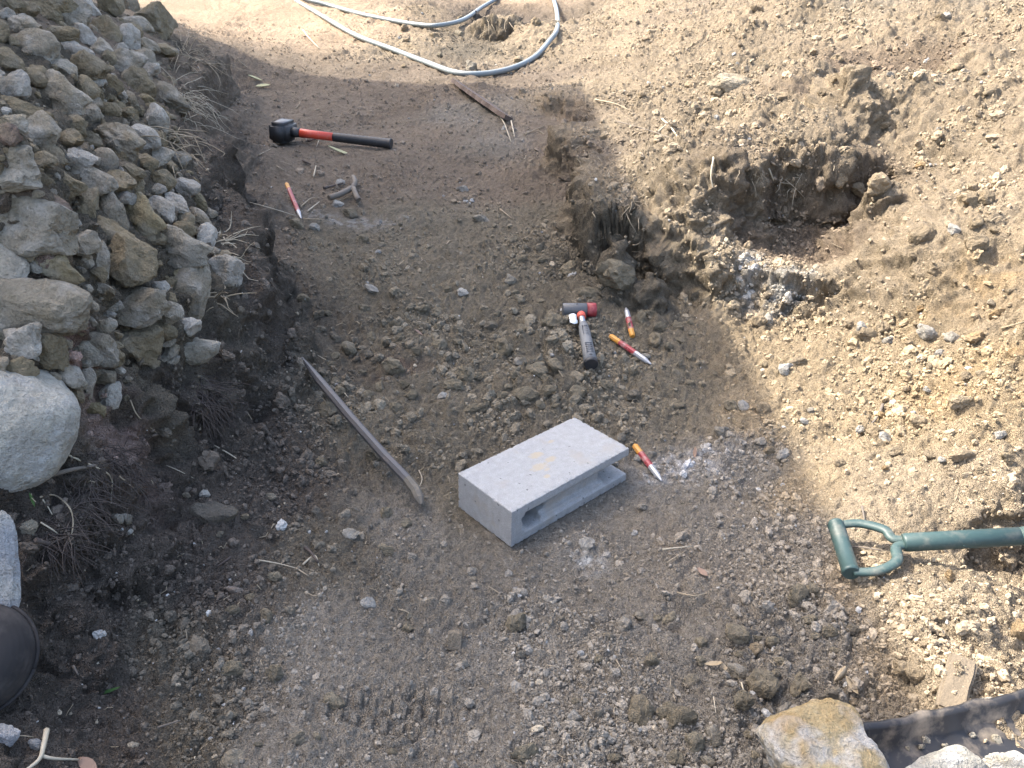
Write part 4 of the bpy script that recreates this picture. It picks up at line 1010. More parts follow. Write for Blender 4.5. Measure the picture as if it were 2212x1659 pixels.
# green shovel handle
G0 = Vector(at_z(1806, 1134, .165)); G1 = Vector(at_z(1838, 1236, .158)); GJ = Vector(at_z(1950, 1172, .185)); GE = Vector(at_z(2212, 1158, .235))
sv = empty('shovel', tuple((G0 + G1) / 2)); tag(sv, 'green painted shovel with D-shaped handle reaching in from the right', 'shovel')
o0 = (G0 + G1) / 2; q_ = lambda p: p - o0
sh_dir = (GE - GJ).normalized()
gd = (G1 - G0).normalized()
ax0, ax1 = G0 - gd * .004, G1 + gd * .004
rod('grip', [q_(ax0), q_(ax0 + gd * .006), q_(ax0 + gd * .007), q_(ax1 - gd * .007), q_(ax1 - gd * .006), q_(ax1)], [.0150, .0172, .0160, .0160, .0172, .0150], M_GREEN, sv, 18)
def arm(a, side):
    c1 = a + sh_dir * .045 - gd * .000 * side; c2 = a + sh_dir * .085 + gd * .022 * side; c3 = GJ - sh_dir * .012 - gd * .010 * side; c4 = GJ + sh_dir * .035 - gd * .007 * side
    ps = catmull([a + sh_dir * .004, c1, c2, c3, c4], 6)
    return rod('arm', [q_(p) for p in ps], [.0092 + .0012 * math.sin(i / len(ps) * 3.1) for i in range(len(ps))], M_GREEN, sv, 12, True, True, 0, .75)
arm(G0, 1); arm(G1, -1)
S0 = GJ + sh_dir * .0; S1 = S0 + sh_dir * .62
rod('socket', [q_(S0), q_(S0 + sh_dir * .006), q_(S0 + sh_dir * .20)], [.0165, .0178, .0172], M_GREEN, sv, 18)
sa = rod('shaft', [q_(S0 + sh_dir * .20), q_(S1)], [.0166, .0166], M_GREEN, sv, 18)
# wound seam on the shaft
seam = []
for i in range(60):
    a = i / 59 * 4.4 * math.pi; c = S0 + sh_dir * (.10 + .40 * i / 59)
    u_ = sh_dir.cross(Vector((0, 0, 1))).normalized(); w_ = sh_dir.cross(u_)
    seam.append(q_(c + (u_ * math.cos(a) + w_ * math.sin(a)) * .0170))
rod('seam', seam, .0012, M_GREEN, sa, 5)
# blade, standing in the bank beyond the edge of the photograph
bd = sh_dir; bu = bd.cross(Vector((0, 1, 0))).normalized(); bs_ = bd.cross(bu)
vs, fs = [], []
for i in range(9):
    t = i / 8; wdt = .09 * (1 - .15 * t) * (1 if t < .7 else math.sqrt(max(0.02, 1 - ((t - .7) / .3) ** 2)))
    for j in range(9):
        s_ = j / 4 - 1; vs.append(tuple(q_(S1 + bd * (t * .28 - .02) + bs_ * s_ * wdt + bu * (.02 * (1 - s_ * s_) - .01))))
for i in range(8):
    for j in range(8): fs.append((i * 9 + j, i * 9 + j + 1, (i + 1) * 9 + j + 1, (i + 1) * 9 + j))
o = link('blade', mesh_np('blade', vs, fs), sv, M_IRON); md = o.modifiers.new('t', 'SOLIDIFY'); md.thickness = .002

# grey hose looping over the far pit
def hose_pts(L):
    out = []
    for X, Y, up in L:
        p = hit(X, Y)[0]; d_ = depth_of(p)
        out.append(p + (CAMP - p).normalized() * (.018 + up))
    return out
H1 = hose_pts([(585, -30, .0), (640, 0, .0), (700, 42, .0), (770, 82, .0), (850, 113, 0), (920, 138, .01), (985, 160, .0), (1050, 165, .0), (1110, 152, .0), (1155, 128, .02), (1185, 95, .05), (1204, 55, .1), (1200, 20, .1), (1186, -12, .1)])
H2 = hose_pts([(600, -28, .0), (660, 3, .0), (720, 16, .0), (790, 36, .0), (850, 47, .0), (910, 57, .01), (950, 59, .05), (1000, 47, .1), (1040, 22, .1), (1070, -4, .1)])
back = [H1[-1] + Vector((-.2, .55, .1)), (H1[-1] + H2[-1]) / 2 + Vector((0, .9, .1)), H2[-1] + Vector((.1, .35, .05))]
path = H1 + back + H2[::-1]
# even out the heights so the hose does not follow every crumb
for it in range(3):
    zs = [p.z for p in path]
    for i in range(1, len(path) - 1): path[i].z = max((zs[i - 1] + 2 * zs[i] + zs[i + 1]) / 4, zs[i] - .01)
o = rod('hose', catmull(path, 10), .0195, M_HOSE, None, 12)
tag(o, 'pale grey hose lying in a loop over the far pit', 'hose')
# ------------------------------------------------------------------ clods and loose stones that can be picked out
CL = []
def clod(X, Y, w_, h_, a_, tone, crust, label, group, lift=0.28, mesh=None, name='clod', seed=None):
    sd = len(CL) * 13 + 5 if seed is None else seed
    me = mesh or CLODS[(len(CL) * 5) % 12]
    o = put_stone(name, me, X, Y, w_, h_, a_, tone, crust, lift, .85, 0, sd)
    tag(o, label, name.replace('_', ' ').split()[-1], group); CL.append((X, Y, w_)); return o
cf, cg, cb = (0.180, 0.154, 0.110), (0.185, 0.162, 0.126), (0.25, 0.198, 0.132)
cw = (0.32, 0.305, 0.275)
HAND = [
 (1000,632,24,20,'w','small white stone on the bare floor above the clods'),(805,626,40,18,'w','flat whitish stone left of the small white stone'),(1102,608,26,24,'w','whitish stone below the right trench wall'),
 (985,1390,32,40,'s','squared brown clod standing alone in the foreground'),(795,1305,36,28,'w','pale stone left of the squared clod'),(512,1282,44,24,'p','grey stone with a pinkish broken face on the dark soil'),
 (540,1290,28,20,'c','brownish lump right of the pink-faced stone'),(505,1320,36,26,'c','rounded grey lump below the pink-faced stone'),(715,1523,50,36,'c','round brown clod left of the lug boot print'),
 (757,1160,38,28,'w','bluish pale stone left of the block corner'),(833,1108,28,28,'c','brown clod just below the bar end'),(880,1135,24,24,'c','brown clod between bar end and block'),
 (1422,738,34,32,'c','brown clod to the right of the two chisels'),(1372,780,20,20,'c','small clod touching the diagonal chisel'),(1393,772,22,16,'w','pale pebble by the point of the diagonal chisel'),
 (1385,690,24,32,'c','upright clod right of the upper chisel'),(1405,685,34,24,'c','clod right of the upright clod'),(1350,968,26,20,'c','brown stone by the right corner of the block'),(1340,985,28,22,'c','dark stone under the right corner of the block'),
 (1408,985,26,20,'g','grey stone next to the third chisel point'),(1562,935,34,28,'g','dark grey stone in the shade near the sunlit edge'),(1270,1178,34,30,'w','white angular stone in front of the block'),
 (1395,1545,62,78,'c','large rough clod in the lower right group'),(1480,1560,74,58,'c','large wedge clod right of the large rough clod'),(1440,1540,50,44,'c','dark clod between the two large clods'),(1245,1552,34,34,'w','pale round stone left of the large rough clod'),
 (1135,1630,62,46,'c','broad clod at the bottom edge centre'),(1640,1480,62,74,'c','tall clod with crumbly top above the yellow stone'),(1735,1490,40,56,'c','upright clod right of the tall clod'),(1730,1290,44,56,'c','big angular clod left of the shovel grip'),
 (1760,1280,36,40,'c','rounded clod behind the big angular clod'),(1595,1370,62,40,'c','long clod lying in the shaded lower right'),(1590,1450,52,34,'g','flat brownish clod above the pale curled leaf'),
 (1410,1430,36,34,'c','round clod in the shaded middle right'),(1490,1470,40,30,'g','grey clod near the curled leaf'),(1540,1600,44,44,'g','grey clod left of the yellow stone'),(1500,1615,50,44,'c','clod at the bottom left of the yellow stone'),
 (1600,1520,46,46,'c','clod just above the yellow stone, left'),(1690,1535,40,34,'g','clod behind the yellow stone'),(1810,1505,52,42,'g','grey clod above the black tray corner'),(1860,1585,50,36,'g','rounded stone touching the black tray rim'),
 (1895,1590,42,30,'g','second rounded stone touching the black tray rim'),(2120,1535,70,40,'w','cream stone behind the black tray rim'),(1985,1460,48,44,'b','sunlit lump below the shovel'),(1955,1450,44,46,'b','sunlit round clod left of the earthy tile'),
 (2195,1370,50,60,'y','orange brown stone at the right edge below the shaft'),(2050,1245,22,28,'y','small upright stone in the shadow of the shaft'),
 (1880,730,60,34,'b','brown stone with a white pebble on the sunlit slope'),(1865,715,32,34,'w','white chalky pebble on the sunlit slope'),(1905,712,30,36,'b','tan stone right of the chalky pebble'),
 (1920,738,26,18,'w','flat white pebble right of the tan stone'),(2000,720,44,32,'w','white stone on the upper sunlit slope'),(2100,735,40,36,'y','ochre stone on the upper right slope'),
 (1890,935,52,42,'b','broad tan stone in the pebble band'),(1910,950,28,28,'w','white pebble in the pebble band'),(1985,915,44,30,'b','tan stone right of the pebble band middle'),(2075,870,44,36,'b','tan lump right of the pebble band'),
 (2080,990,66,36,'b','long tan stone above the shovel shaft'),(1650,890,40,34,'b','tan stone at the sunlit edge'),(1610,880,30,24,'w','small pale stone at the sunlit edge'),(1580,880,36,26,'c','grey clod at the edge of the shade'),
 (1720,785,46,26,'b','flat tan stone on the lower slope'),(1700,800,30,34,'w','pale stone leaning on the flat tan stone'),(1640,700,36,30,'b','lump under the white wall'),(1660,690,26,34,'w','pale upright pebble under the white wall'),
 (1850,410,34,34,'b','pale lump stuck in the dark hollow wall'),(1905,405,60,52,'b','big round clod at the right lip of the hollow'),(2100,530,54,44,'b','tan lump at the right of the sandy mound'),(2090,440,44,40,'b','round tan stone on the right bank'),
 (2130,435,40,44,'b','round tan clod at the right edge of the bank'),(2060,500,30,26,'w','white pebble between the round tan stones'),(1690,215,40,30,'b','tan stone on the bank crest'),(1815,395,30,36,'b','lump in the upper hollow wall'),
 (1240,590,70,44,'c','big angular clod at the foot of the right wall'),(1330,600,90,60,'c','largest clod at the foot of the right wall'),(1280,640,60,30,'c','flat clod at the foot of the right wall'),
 (735,395,22,16,'w','pale stone by the forked twig'),(757,465,36,24,'g','grey stone beneath the forked twig'),(730,445,26,18,'w','whitish stone left of the forked twig'),(1000,412,28,18,'w','white stone on the trodden floor'),
 (1018,150,26,30,'g','grey lump resting over the hose bottom'),(640,490,36,26,'c','dark lump below the lone chisel'),(680,495,26,20,'w','pale lump below the lone chisel, right'),(1040,478,40,20,'g','grey flat stone on the floor middle'),
 (1095,755,44,44,'c','big clod in the clod field, left'),(850,795,54,38,'c','large mossy clod left in the clod field'),(1005,812,46,34,'c','rounded clod in the middle of the clod field'),(975,840,46,36,'c','wedge clod in the middle of the clod field'),
 (960,860,26,24,'w','greyish white stone in the clod field'),(1080,860,30,34,'c','upright clod right of the field middle'),(1160,800,50,40,'c','blocky clod near the hammer handle'),(1140,855,60,36,'c','broad clod above the block'),
 (1030,885,60,30,'c','long flat clod above the block left'),(1200,790,40,30,'c','clod touching the hammer side'),(1190,700,56,44,'c','high clod left of the hammer head'),(1250,850,40,30,'c','clod above the block back corner'),
 (815,985,44,34,'c','greenish clod against the iron bar'),(690,1000,26,24,'c','clod left of the iron bar'),(705,890,36,36,'c','clod at the upper left of the iron bar'),(735,850,24,26,'c','clod right beside the iron bar'),
 (440,1070,24,22,'w','pale stone on the dark slope'),(255,1120,28,24,'g','grey stone on the dark slope below roots'),(275,1125,26,26,'g','grey lump right of the grey slope stone'),(275,1150,28,16,'w','flat pale stone on the dark slope'),
 (880,1360,24,22,'c','pebble left of the squared clod'),(1115,1350,48,50,'c','crumbly clod right of the squared clod'),(590,1460,40,40,'c','angular clod in the lower left foreground'),(495,1450,60,40,'c','low brown clod left of the angular clod'),
 (570,1335,40,34,'c','clod in the left foreground'),(1455,1640,40,36,'c','clod at the bottom right of centre'),(640,1600,40,30,'g','grey clod at the bottom left'),(510,1640,60,44,'g','broad grey clod at the bottom left edge'),(830,1190,40,26,'c','flat clod below the bar'),
]
KT = {'w': (cw, .9), 'c': (cf, .25), 'g': (cg, .5), 's': ((.20, .165, .125), .2), 'p': ((.24, .19, .18), .8), 'b': (cb, .3), 'y': ((.28, .195, .105), .2)}
for i, (X, Y, w_, h_, t_, lab) in enumerate(HAND):
    tn, cr = KT[t_]
    st = t_ in 'wpg'
    if t_ == 's':
        me_ = rock_mesh('clod', 888, 4, planes=0, cut=(.6, .6), soft=30, rough=.06, fine=.05); co_ = np.array([v.co[:] for v in me_.vertices]); co_ = co_ / (np.abs(co_).max(1, keepdims=True) ** .8); me_.vertices.foreach_set('co', co_.astype(np.float32).ravel()); me_.materials.append(M_CLOD)
        clod(X, Y, w_, h_, 4, (.235, .20, .155), .2, lab, None, .5, me_, 'clod'); continue
    clod(X, Y, w_, h_, ((i * 37) % 50) - 15, tn, cr, lab, None, 0.42, ROCKS_S[(i * 3) % 18] if st else None, 'stone' if ('stone' in lab or 'pebble' in lab) else 'clod')
# clods of the fields, alike in look
FIELD = [ # x0, x1, y0, y1, n, min, max, tones, label
 (690,1500,700,900,50,20,40,'ccccg','brown soil clod in the field of loose clods around the hammer','clods in the field by the hammer'),
 (650,1250,510,690,20,16,30,'cccgc','small brown clod on the floor between the trench walls','clods on the middle floor'),
 (1280,1900,1330,1655,34,20,38,'ccgcgb','grey brown clod in the shaded lower right','clods in the shaded lower right'),
 (1650,2205,690,1020,30,18,36,'bbbyw','tan lump on the sunlit right slope','lumps on the sunlit slope'),
 (1280,2205,20,330,26,18,36,'bbbbw','tan lump on the sunlit bank top','lumps on the bank top'),
 (1960,2205,340,690,12,20,38,'bbyb','tan lump on the right end of the bank','lumps on the right end of the bank'),
 (1900,2205,1290,1520,8,18,32,'bbyb','sunlit lump below the shovel shaft','lumps below the shovel shaft'),
 (300,1250,1200,1650,16,18,32,'cgcg','grey brown clod in the foreground soil','clods in the foreground soil'),
 (250,640,850,1200,8,14,24,'gcg','dark crumbly clod on the black soil slope','clods on the black soil slope'),
 (860,1180,40,150,10,14,26,'bcb','dark clod around the far pit','clods around the far pit')]
LMK = [(1172, 1040, 'the concrete block'), (1255, 740, 'the hammer'), (1360, 700, 'the upper chisel'), (1360, 762, 'the diagonal chisel'), (1398, 1008, 'the chisel by the block'), (780, 930, 'the iron bar'),
       (1820, 1185, 'the shovel grip'), (2100, 1165, 'the shovel shaft'), (1765, 1600, 'the yellow stone'), (1690, 620, 'the white patch'), (1750, 450, 'the large hollow'), (1850, 180, 'the upper hollows'), (1460, 300, 'the broken cane'),
       (1580, 185, 'the broad pale clod'), (985, 1390, 'the squared clod'), (870, 1545, 'the boot print'), (1000, 632, 'the small white stone'), (1330, 620, 'the largest wall-foot clod'), (1880, 725, 'the chalky pebble'),
       (1900, 940, 'the pebble band'), (1050, 160, 'the hose bottom'), (1100, 70, 'the far pit'), (450, 1120, 'the squared dark stone'), (450, 860, 'the root mat'), (1555, 1445, 'the curled leaf'), (2062, 1480, 'the earthy tile'),
       (1995, 505, 'the round bank stone'), (850, 795, 'the mossy clod'), (1005, 812, 'the rounded field clod'), (1640, 1480, 'the tall clod'), (1395, 1545, 'the large rough clod'), (590, 1460, 'the angular foreground clod')]
TW = {'c': 'brown', 'g': 'grey', 'b': 'tan', 'y': 'ochre', 'w': 'pale'}
def clod_label(X, Y, s_, t_, asp):
    lm = min(LMK, key=lambda q: (q[0] - X) ** 2 + (q[1] - Y) ** 2); dx, dy = X - lm[0], Y - lm[1]; dist = math.hypot(dx, dy)
    d_ = ('right of' if dx > 0 else 'left of') if abs(dx) > 2 * abs(dy) else ('below' if dy > 0 else 'above') if abs(dy) > 2 * abs(dx) else ('lower ' if dy > 0 else 'upper ') + ('right of' if dx > 0 else 'left of')
    return f"{'big' if s_ > 30 else 'middling' if s_ > 23 else 'small'} {'flattish' if asp < .72 else 'roundish' if asp > .86 else 'uneven'} {TW[t_]} clod {'close ' if dist < 60 else 'far ' if dist > 130 else ''}{d_} {lm[2]}"
fr = random.Random(21)
block_px = [(1172, 1040, 240)]
for x0, x1, y0, y1, n_, mn, mx, tn_, lab, grp in FIELD:
    cnt = 0; tr = 0
    while cnt < n_ and tr < n_ * 12:
        tr += 1
        X, Y = fr.uniform(x0, x1), fr.uniform(y0, y1)
        s_ = mn + (mx - mn) * fr.random() ** 2.2
        if any((X - q[0]) ** 2 + (Y - q[1]) ** 2 < (0.42 * (s_ + q[2])) ** 2 for q in CL): continue
        if 965 < X < 1385 and 880 < Y < 1200: continue
        if 1215 < X < 1420 and 665 < Y < 815 : continue
        if 1780 < X and 1105 < Y < 1260: continue
        if abs((X - 650) - (Y - 770) * .82) < 26 and 760 < Y < 1100: continue
        t_ = fr.choice(tn_); tn, cr = KT[t_]
        asp_ = fr.uniform(.62, .95)
        clod(X, Y, s_, s_ * asp_, fr.uniform(-30, 30), tn, cr, clod_label(X, Y, s_, t_, asp_), grp, 0.42, ROCKS_S[fr.randrange(18)] if fr.random() < .25 else None, 'clod')
        cnt += 1

settle([o for o in bpy.context.scene.objects if o.name.startswith(('clod', 'stone')) and o.parent is None and 'label' in o])
# ------------------------------------------------------------------ wood, straw, roots, leaves
M_STRAW = coat('straw', (0.27, 0.22, 0.15), 0.7, dirt=0.3, scale=30)
M_PALE = coat('pale_stem', (0.36, 0.315, 0.235), 0.7, dirt=0.25, scale=30)
M_ROOT = coat('dark_root', (0.055, 0.042, 0.036), 0.85, dirt=0.3, scale=40)
M_TWIG = coat('grey_twig', (0.13, 0.11, 0.09), 0.85, dirt=0.4, dirt_col=(.05, .045, .04), scale=60)
M_WOOD = coat('rotten_wood', (0.08, 0.056, 0.046), 0.85, dirt=0.5, dirt_col=(.17, .14, .11), scale=30)
M_LEAFG = coat('pale_leaf', (0.33, 0.32, 0.18), 0.6, dirt=0.2)
M_LEAFB = coat('dry_leaf', (0.19, 0.13, 0.10), 0.7, dirt=0.3)
M_LEAFT = coat('tan_leaf', (0.32, 0.26, 0.175), 0.7, dirt=0.2)
M_GREENL = coat('green_leaf', (0.06, 0.12, 0.035), 0.5, dirt=0.15)
M_TUB = coat('black_tub', (0.020, 0.018, 0.018), 0.85, dirt=0.9, dirt_col=(.066, .058, .053), scale=14, spec=0.35)
M_TRAY = coat('black_tray', (0.020, 0.020, 0.022), 0.45, dirt=0.9, dirt_col=(0.21, 0.175, 0.135), scale=16, spec=0.4)
def lay(pts, lift=.004):
    return [hit(X, Y)[0] + Vector((0, 0, lift)) for X, Y in pts]
def stem(name, pts, r, mat, label, cat, group=None, lift=.005, k=4, taper=.5, raise_=0.0):
    """a stalk lying along survey positions; ends may lift off the soil"""
    r *= .72; w = lay(pts, lift + r)
    n_ = len(w)
    if raise_:
        for i, p in enumerate(w): p += (CAMP - p).normalized() * raise_ * math.sin(math.pi * i / max(1, n_ - 1))
    ps = catmull(w, k) if n_ > 2 else [w[0].lerp(w[1], t / 3) for t in range(4)]
    rr = [r * (1 - (1 - taper) * i / (len(ps) - 1)) for i in range(len(ps))]
    o = rod(name, ps, rr, mat, None, 6); tag(o, label, cat, group); return o
STRAW = [
 ([(1430,262),(1452,285),(1485,335)],.007,M_PALE,'long pale broken cane on the bank top'),([(1421,290),(1448,265)],.006,M_PALE,'short pale cane crossing the broken cane'),([(1285,218),(1330,228),(1362,243)],.005,M_STRAW,'pale stalk at the rim of the bank'),
 ([(1541,345),(1535,385),(1540,415)],.006,M_PALE,'upright pale stalk hanging on the bank face'),([(1330,265),(1400,285),(1455,305)],.004,M_TWIG,'thin brown twig across the bank top'),
 ([(1720,380),(1740,405)],.004,M_STRAW,'yellow straw in the mouth of the hollow'),([(1660,370),(1672,400)],.006,M_PALE,'pale straw hanging over the hollow'),
 ([(1060,240),(1085,262),(1104,310)],.006,M_PALE,'pale root curving below the rotten board'),([(1104,265),(1112,300)],.007,M_PALE,'short pale stick below the rotten board'),([(1130,295),(1175,275)],.005,M_STRAW,'thin straw right of the pale root'),
 ([(655,68),(668,85),(690,108)],.009,M_PALE,'pale straw on the sunlit trodden sand'),([(692,298),(684,320)],.004,M_PALE,'straw under the mallet handle'),([(560,338),(585,325)],.004,M_STRAW,'short straw left on the trodden floor'),
 ([(598,362),(615,372)],.004,M_STRAW,'tiny straw below the mallet head'),([(678,385),(683,362)],.006,M_PALE,'pale straw in the middle of the trodden floor'),([(665,460),(690,440)],.005,M_PALE,'straw right of the lone chisel'),
 ([(541,442),(580,452),(640,470)],.004,M_PALE,'long thin stalk running to the lone chisel'),([(650,450),(672,432),(690,430)],.004,M_STRAW,'thin crossing straw near the lone chisel'),([(655,476),(700,478)],.004,M_STRAW,'straw below the lone chisel'),
 ([(725,440),(760,425)],.004,M_STRAW,'straw by the forked twig foot'),([(1080,455),(1105,475)],.004,M_STRAW,'straw on the floor right side'),([(672,762),(692,775),(712,786)],.0032,M_PALE,'pale stalk lying over the bar point'),
 ([(880,1040),(888,1058)],.0022,M_PALE,'small pale root right of the bar end'),([(905,1020),(912,1040),(903,1062)],.0022,M_PALE,'forked pale root above the bar end'),([(740,848),(752,862)],.0025,M_PALE,'short pale root by the iron bar'),
 ([(560,1215),(600,1222),(640,1232)],.0022,M_PALE,'fine pale root in the left foreground'),([(640,1232),(668,1250)],.0026,M_STRAW,'straw crossing the fine pale root'),([(655,1225),(680,1205),(690,1228)],.003,M_PALE,'curled pale root beside the dark root'),
 ([(1430,1192),(1495,1185)],.0028,M_PALE,'pale straw on the smooth soil right of the block'),([(1440,1220),(1480,1195)],.0022,M_STRAW,'thin straw below the pale straw'),([(1462,1285),(1500,1292),(1530,1285)],.0022,M_STRAW,'thin stem under the reddish leaf'),
 ([(1540,1510),(1545,1545)],.0018,M_PALE,'short upright straw in the lower right'),([(1600,1480),(1608,1510)],.0022,M_PALE,'pale straw near the curled leaf'),([(1330,1430),(1345,1455)],.0016,M_STRAW,'bent straw in the shaded clods'),
 ([(1800,1190),(1850,1188),(1900,1195)],.004,M_TWIG,'brown stalk in front of the shovel grip'),([(360,1010),(388,1022),(420,1038)],.0016,M_PALE,'pale stalk on the black slope'),([(464,968),(495,985),(530,1008)],.003,M_PALE,'pale bent root on the upper black slope'),
 ([(283,870),(300,905),(345,945)],.0022,M_STRAW,'thin stalk hanging below the rubble edge'),([(150,990),(200,1012),(240,1035),(243,1070),(238,1125)],.0030,M_PALE,'long jointed stalk hanging down the black slope'),
 ([(90,1080),(120,1076),(150,1100),(160,1130),(155,1165),(140,1185)],.0024,M_STRAW,'looped tan stalk arching from the black roots'),([(90,1135),(115,1150),(128,1160)],.0022,M_PALE,'pale stalk inside the looped stalk'),([(94,1085),(105,1100),(115,1118)],.002,M_PALE,'short pale straw below the boulder'),
 ([(100,1040),(160,1024),(210,1015)],.0075,M_TWIG,'thick grey stick lying below the boulder'),([(260,1035),(290,1060)],.003,M_STRAW,'short pale stick on the smooth dark soil'),
 ([(105,1585),(98,1620),(88,1650),(50,1680)],.006,M_PALE,'broken tan cane at the bottom left corner'),([(92,1640),(120,1646),(172,1648)],.004,M_PALE,'side shoot of the broken cane'),([(0,1600),(40,1595),(75,1598)],.0018,M_STRAW,'thin straw left of the broken cane'),
 ([(40,1340),(62,1350),(70,1390)],.0018,M_STRAW,'thin yellow root above the black tub'),([(342,1578),(392,1562)],.0030,M_TWIG,'short brown stick in the lower left'),([(160,1445),(172,1465)],.0035,M_TWIG,'grey stick by the black tub'),
 ([(1860,1100),(1866,1130)],.004,M_TWIG,'small stick behind the shovel grip'),([(1905,880),(1895,905),(1878,925)],.006,M_TWIG,'brown twig in the pebble band'),([(2160,715),(2212,700)],.003,M_STRAW,'thin stalk at the right edge of the slope'),
 ([(400,395),(420,400),(428,430)],.003,M_STRAW,'straw hanging from the trench edge')]
for pts_, r_, m_, lab in STRAW:
    stem('stalk' if m_ is not M_TWIG else 'twig', pts_, r_, m_, lab, 'stalk' if m_ is not M_TWIG else 'twig', raise_=.004)
# forked twig on the trodden floor, and dark sticks
tw = empty('forked_twig', tuple(hit(752, 420)[0])); tag(tw, 'forked grey twig lying on the trodden floor', 'twig'); bpy.context.view_layer.update()
o_ = Vector(tw.location)
for pts_, r_, nm in (([(712, 442), (735, 434), (762, 420)], .013, 'branch'), ([(762, 420), (768, 408), (764, 396)], .012, 'branch'), ([(764, 420), (772, 440), (776, 446)], .012, 'branch')):
    rod(nm, [p - o_ for p in catmull(lay(pts_, .03), 4)], [r_] * 9, M_TWIG, tw, 8)
stem('twig', [(648, 290), (660, 298), (662, 310)], .010, M_TWIG, 'small curved twig below the mallet socket', 'twig')
stem('twig', [(666, 310), (690, 302), (708, 300)], .010, M_WOOD, 'short dark stick under the orange handle', 'twig')
stem('twig', [(700, 412), (720, 407), (742, 401)], .010, M_ROOT, 'black charred stick on the trodden floor', 'twig')
stem('twig', [(655, 352), (672, 360)], .010, M_ROOT, 'black stub on the trodden floor left', 'twig')
stem('root', [(660, 1190), (672, 1200), (688, 1222)], .006, M_ROOT, 'dark root stub in the black soil foreground', 'root')
stem('root', [(500, 1210), (470, 1230)], .004, M_ROOT, 'dark stick near the left foreground', 'root')
stem('root', [(80, 1175), (130, 1195), (170, 1225), (185, 1250)], .006, M_ROOT, 'thick black root sagging above the tub', 'root')
# rotten board
def plank(name, a, b, w_m, t_m, mat, label, cat, tilt=0.0, seed=1):
    A, B = hit(*a)[0], hit(*b)[0]; d_ = (B - A); L = d_.length; n_ = 24
    e = link(name, bpy.data.meshes.new(name)); r = random.Random(seed)
    V, F = [], []
    for i in range(n_ + 1):
        t = i / n_; wl = w_m * (0.35 + 0.65 * min(1, 4 * t * (1.02 - t) + .2)) * r.uniform(.85, 1.1)
        for s_, z in ((-1, -1), (1, -1), (1, 1), (-1, 1)):
            V.append((t * L, s_ * wl / 2, z * t_m / 2))
    for i in range(n_):
        for q0 in range(4): F.append((i * 4 + q0, i * 4 + (q0 + 1) % 4, i * 4 + 4 + (q0 + 1) % 4, i * 4 + 4 + q0))
    F += [(3, 2, 1, 0), tuple(n_ * 4 + q0 for q0 in range(4))]
    me = mesh_np(name, V, F, False); e.data = me; me.materials.append(mat)
    frame(e, A + Vector((0, 0, t_m * .6)), d_, Vector((math.sin(tilt), 0, math.cos(tilt))))
    tag(e, label, cat); return e
plank('wooden_board', (982, 180), (1098, 262), .11, .025, M_WOOD, 'dark rotten board half buried below the hose', 'board', .5)
# standing tile of packed earth in the sunlit foreground
p0 = hit(2066, 1480)[0]
tl = bevel_box('tile', (-.020, .020, -.055, .055, -.02, .016), coat('earthy_tile', (0.14, 0.112, 0.078), .95, dirt=.8, dirt_col=(.15, .12, .085), scale=60, bump_s=1.0), None, .004, 2)
bm = bmesh.new(); bm.from_mesh(tl.data); bmesh.ops.subdivide_edges(bm, edges=bm.edges[:], cuts=3, use_grid_fill=True)
for v in bm.verts: v.co += v.normal * .004 * mnoise.noise(v.co * 55)
bm.to_mesh(tl.data); bm.free(); tl.data.polygons.foreach_set('use_smooth', np.zeros(len(tl.data.polygons), bool))
tl.matrix_world = Matrix.Translation(p0 - Vector((0, 0, .008))) @ Matrix.Rotation(math.radians(-34), 4, 'Z') @ Matrix.Rotation(math.radians(10), 4, 'X')
tag(tl, 'flat earthy tile bedded in the sunlit soil above the black tray', 'tile')
# leaves
def leaf(X, Y, L, W, ang_, mat, label, curl=.3, name='leaf', up=.006):
    p, nn = hit(X, Y); V, F = [], []; n_ = 8
    for i in range(n_ + 1):
        t = i / n_; w_ = W * math.sin(math.pi * min(1, t * .97 + .03)) ** .8
        for s_ in (-1, 0, 1):
            V.append(((t - .5) * L, s_ * w_ / 2, abs(s_) * w_ * curl + .25 * L * curl * (2 * t - 1) ** 2))
    for i in range(n_):
        for j in (0, 1): F.append((i * 3 + j, i * 3 + j + 1, i * 3 + j + 4, i * 3 + j + 3))
    o = link(name, mesh_np(name, V, F), None, mat)
    md = o.modifiers.new('t', 'SOLIDIFY'); md.thickness = .0007
    z = nn.normalized(); a = math.radians(ang_); x = (RIGHT * math.cos(a) - UP * math.sin(a)); x = (x - z * x.dot(z)).normalized(); y = z.cross(x)
    o.matrix_world = Matrix(((x.x, y.x, z.x, p.x + z.x * up), (x.y, y.y, z.y, p.y + z.y * up), (x.z, y.z, z.z, p.z + z.z * up), (0, 0, 0, 1)))
    tag(o, label, 'leaf'); return o
leaf(550, 172, .10, .035, -20, M_LEAFG, 'pale yellow leaf on the shaded sand, upper one')
leaf(569, 189, .10, .04, -30, M_LEAFG, 'pale yellow leaf on the shaded sand, lower one')
leaf(735, 332, .14, .03, -10, M_LEAFG, 'slim pale leaf below the mallet grip')
leaf(1523, 1242, .042, .012, 50, M_LEAFB, 'reddish dry leaf in front of the shovel grip')
leaf(1505, 980, .030, .012, 80, M_LEAFB, 'small pinkish leaf at the edge of the shade')
leaf(902, 722, .035, .012, 40, M_LEAFB, 'small reddish leaf left of the clod field')
leaf(1550, 1440, .036, .009, 20, M_LEAFT, 'curled tan leaf in the shaded lower right', .7)
leaf(1562, 1450, .030, .008, 75, M_LEAFT, 'folded tan leaf tip beside the curled leaf', .7)
leaf(1832, 1466, .034, .012, -35, M_LEAFT, 'crumpled tan leaf above the black tray, left lobe', .9)
leaf(1850, 1478, .032, .011, 40, M_LEAFT, 'crumpled tan leaf above the black tray, right lobe', .9)
leaf(195, 1662, .05, .018, 50, M_LEAFB, 'brown leaf at the lower left edge by the cane')
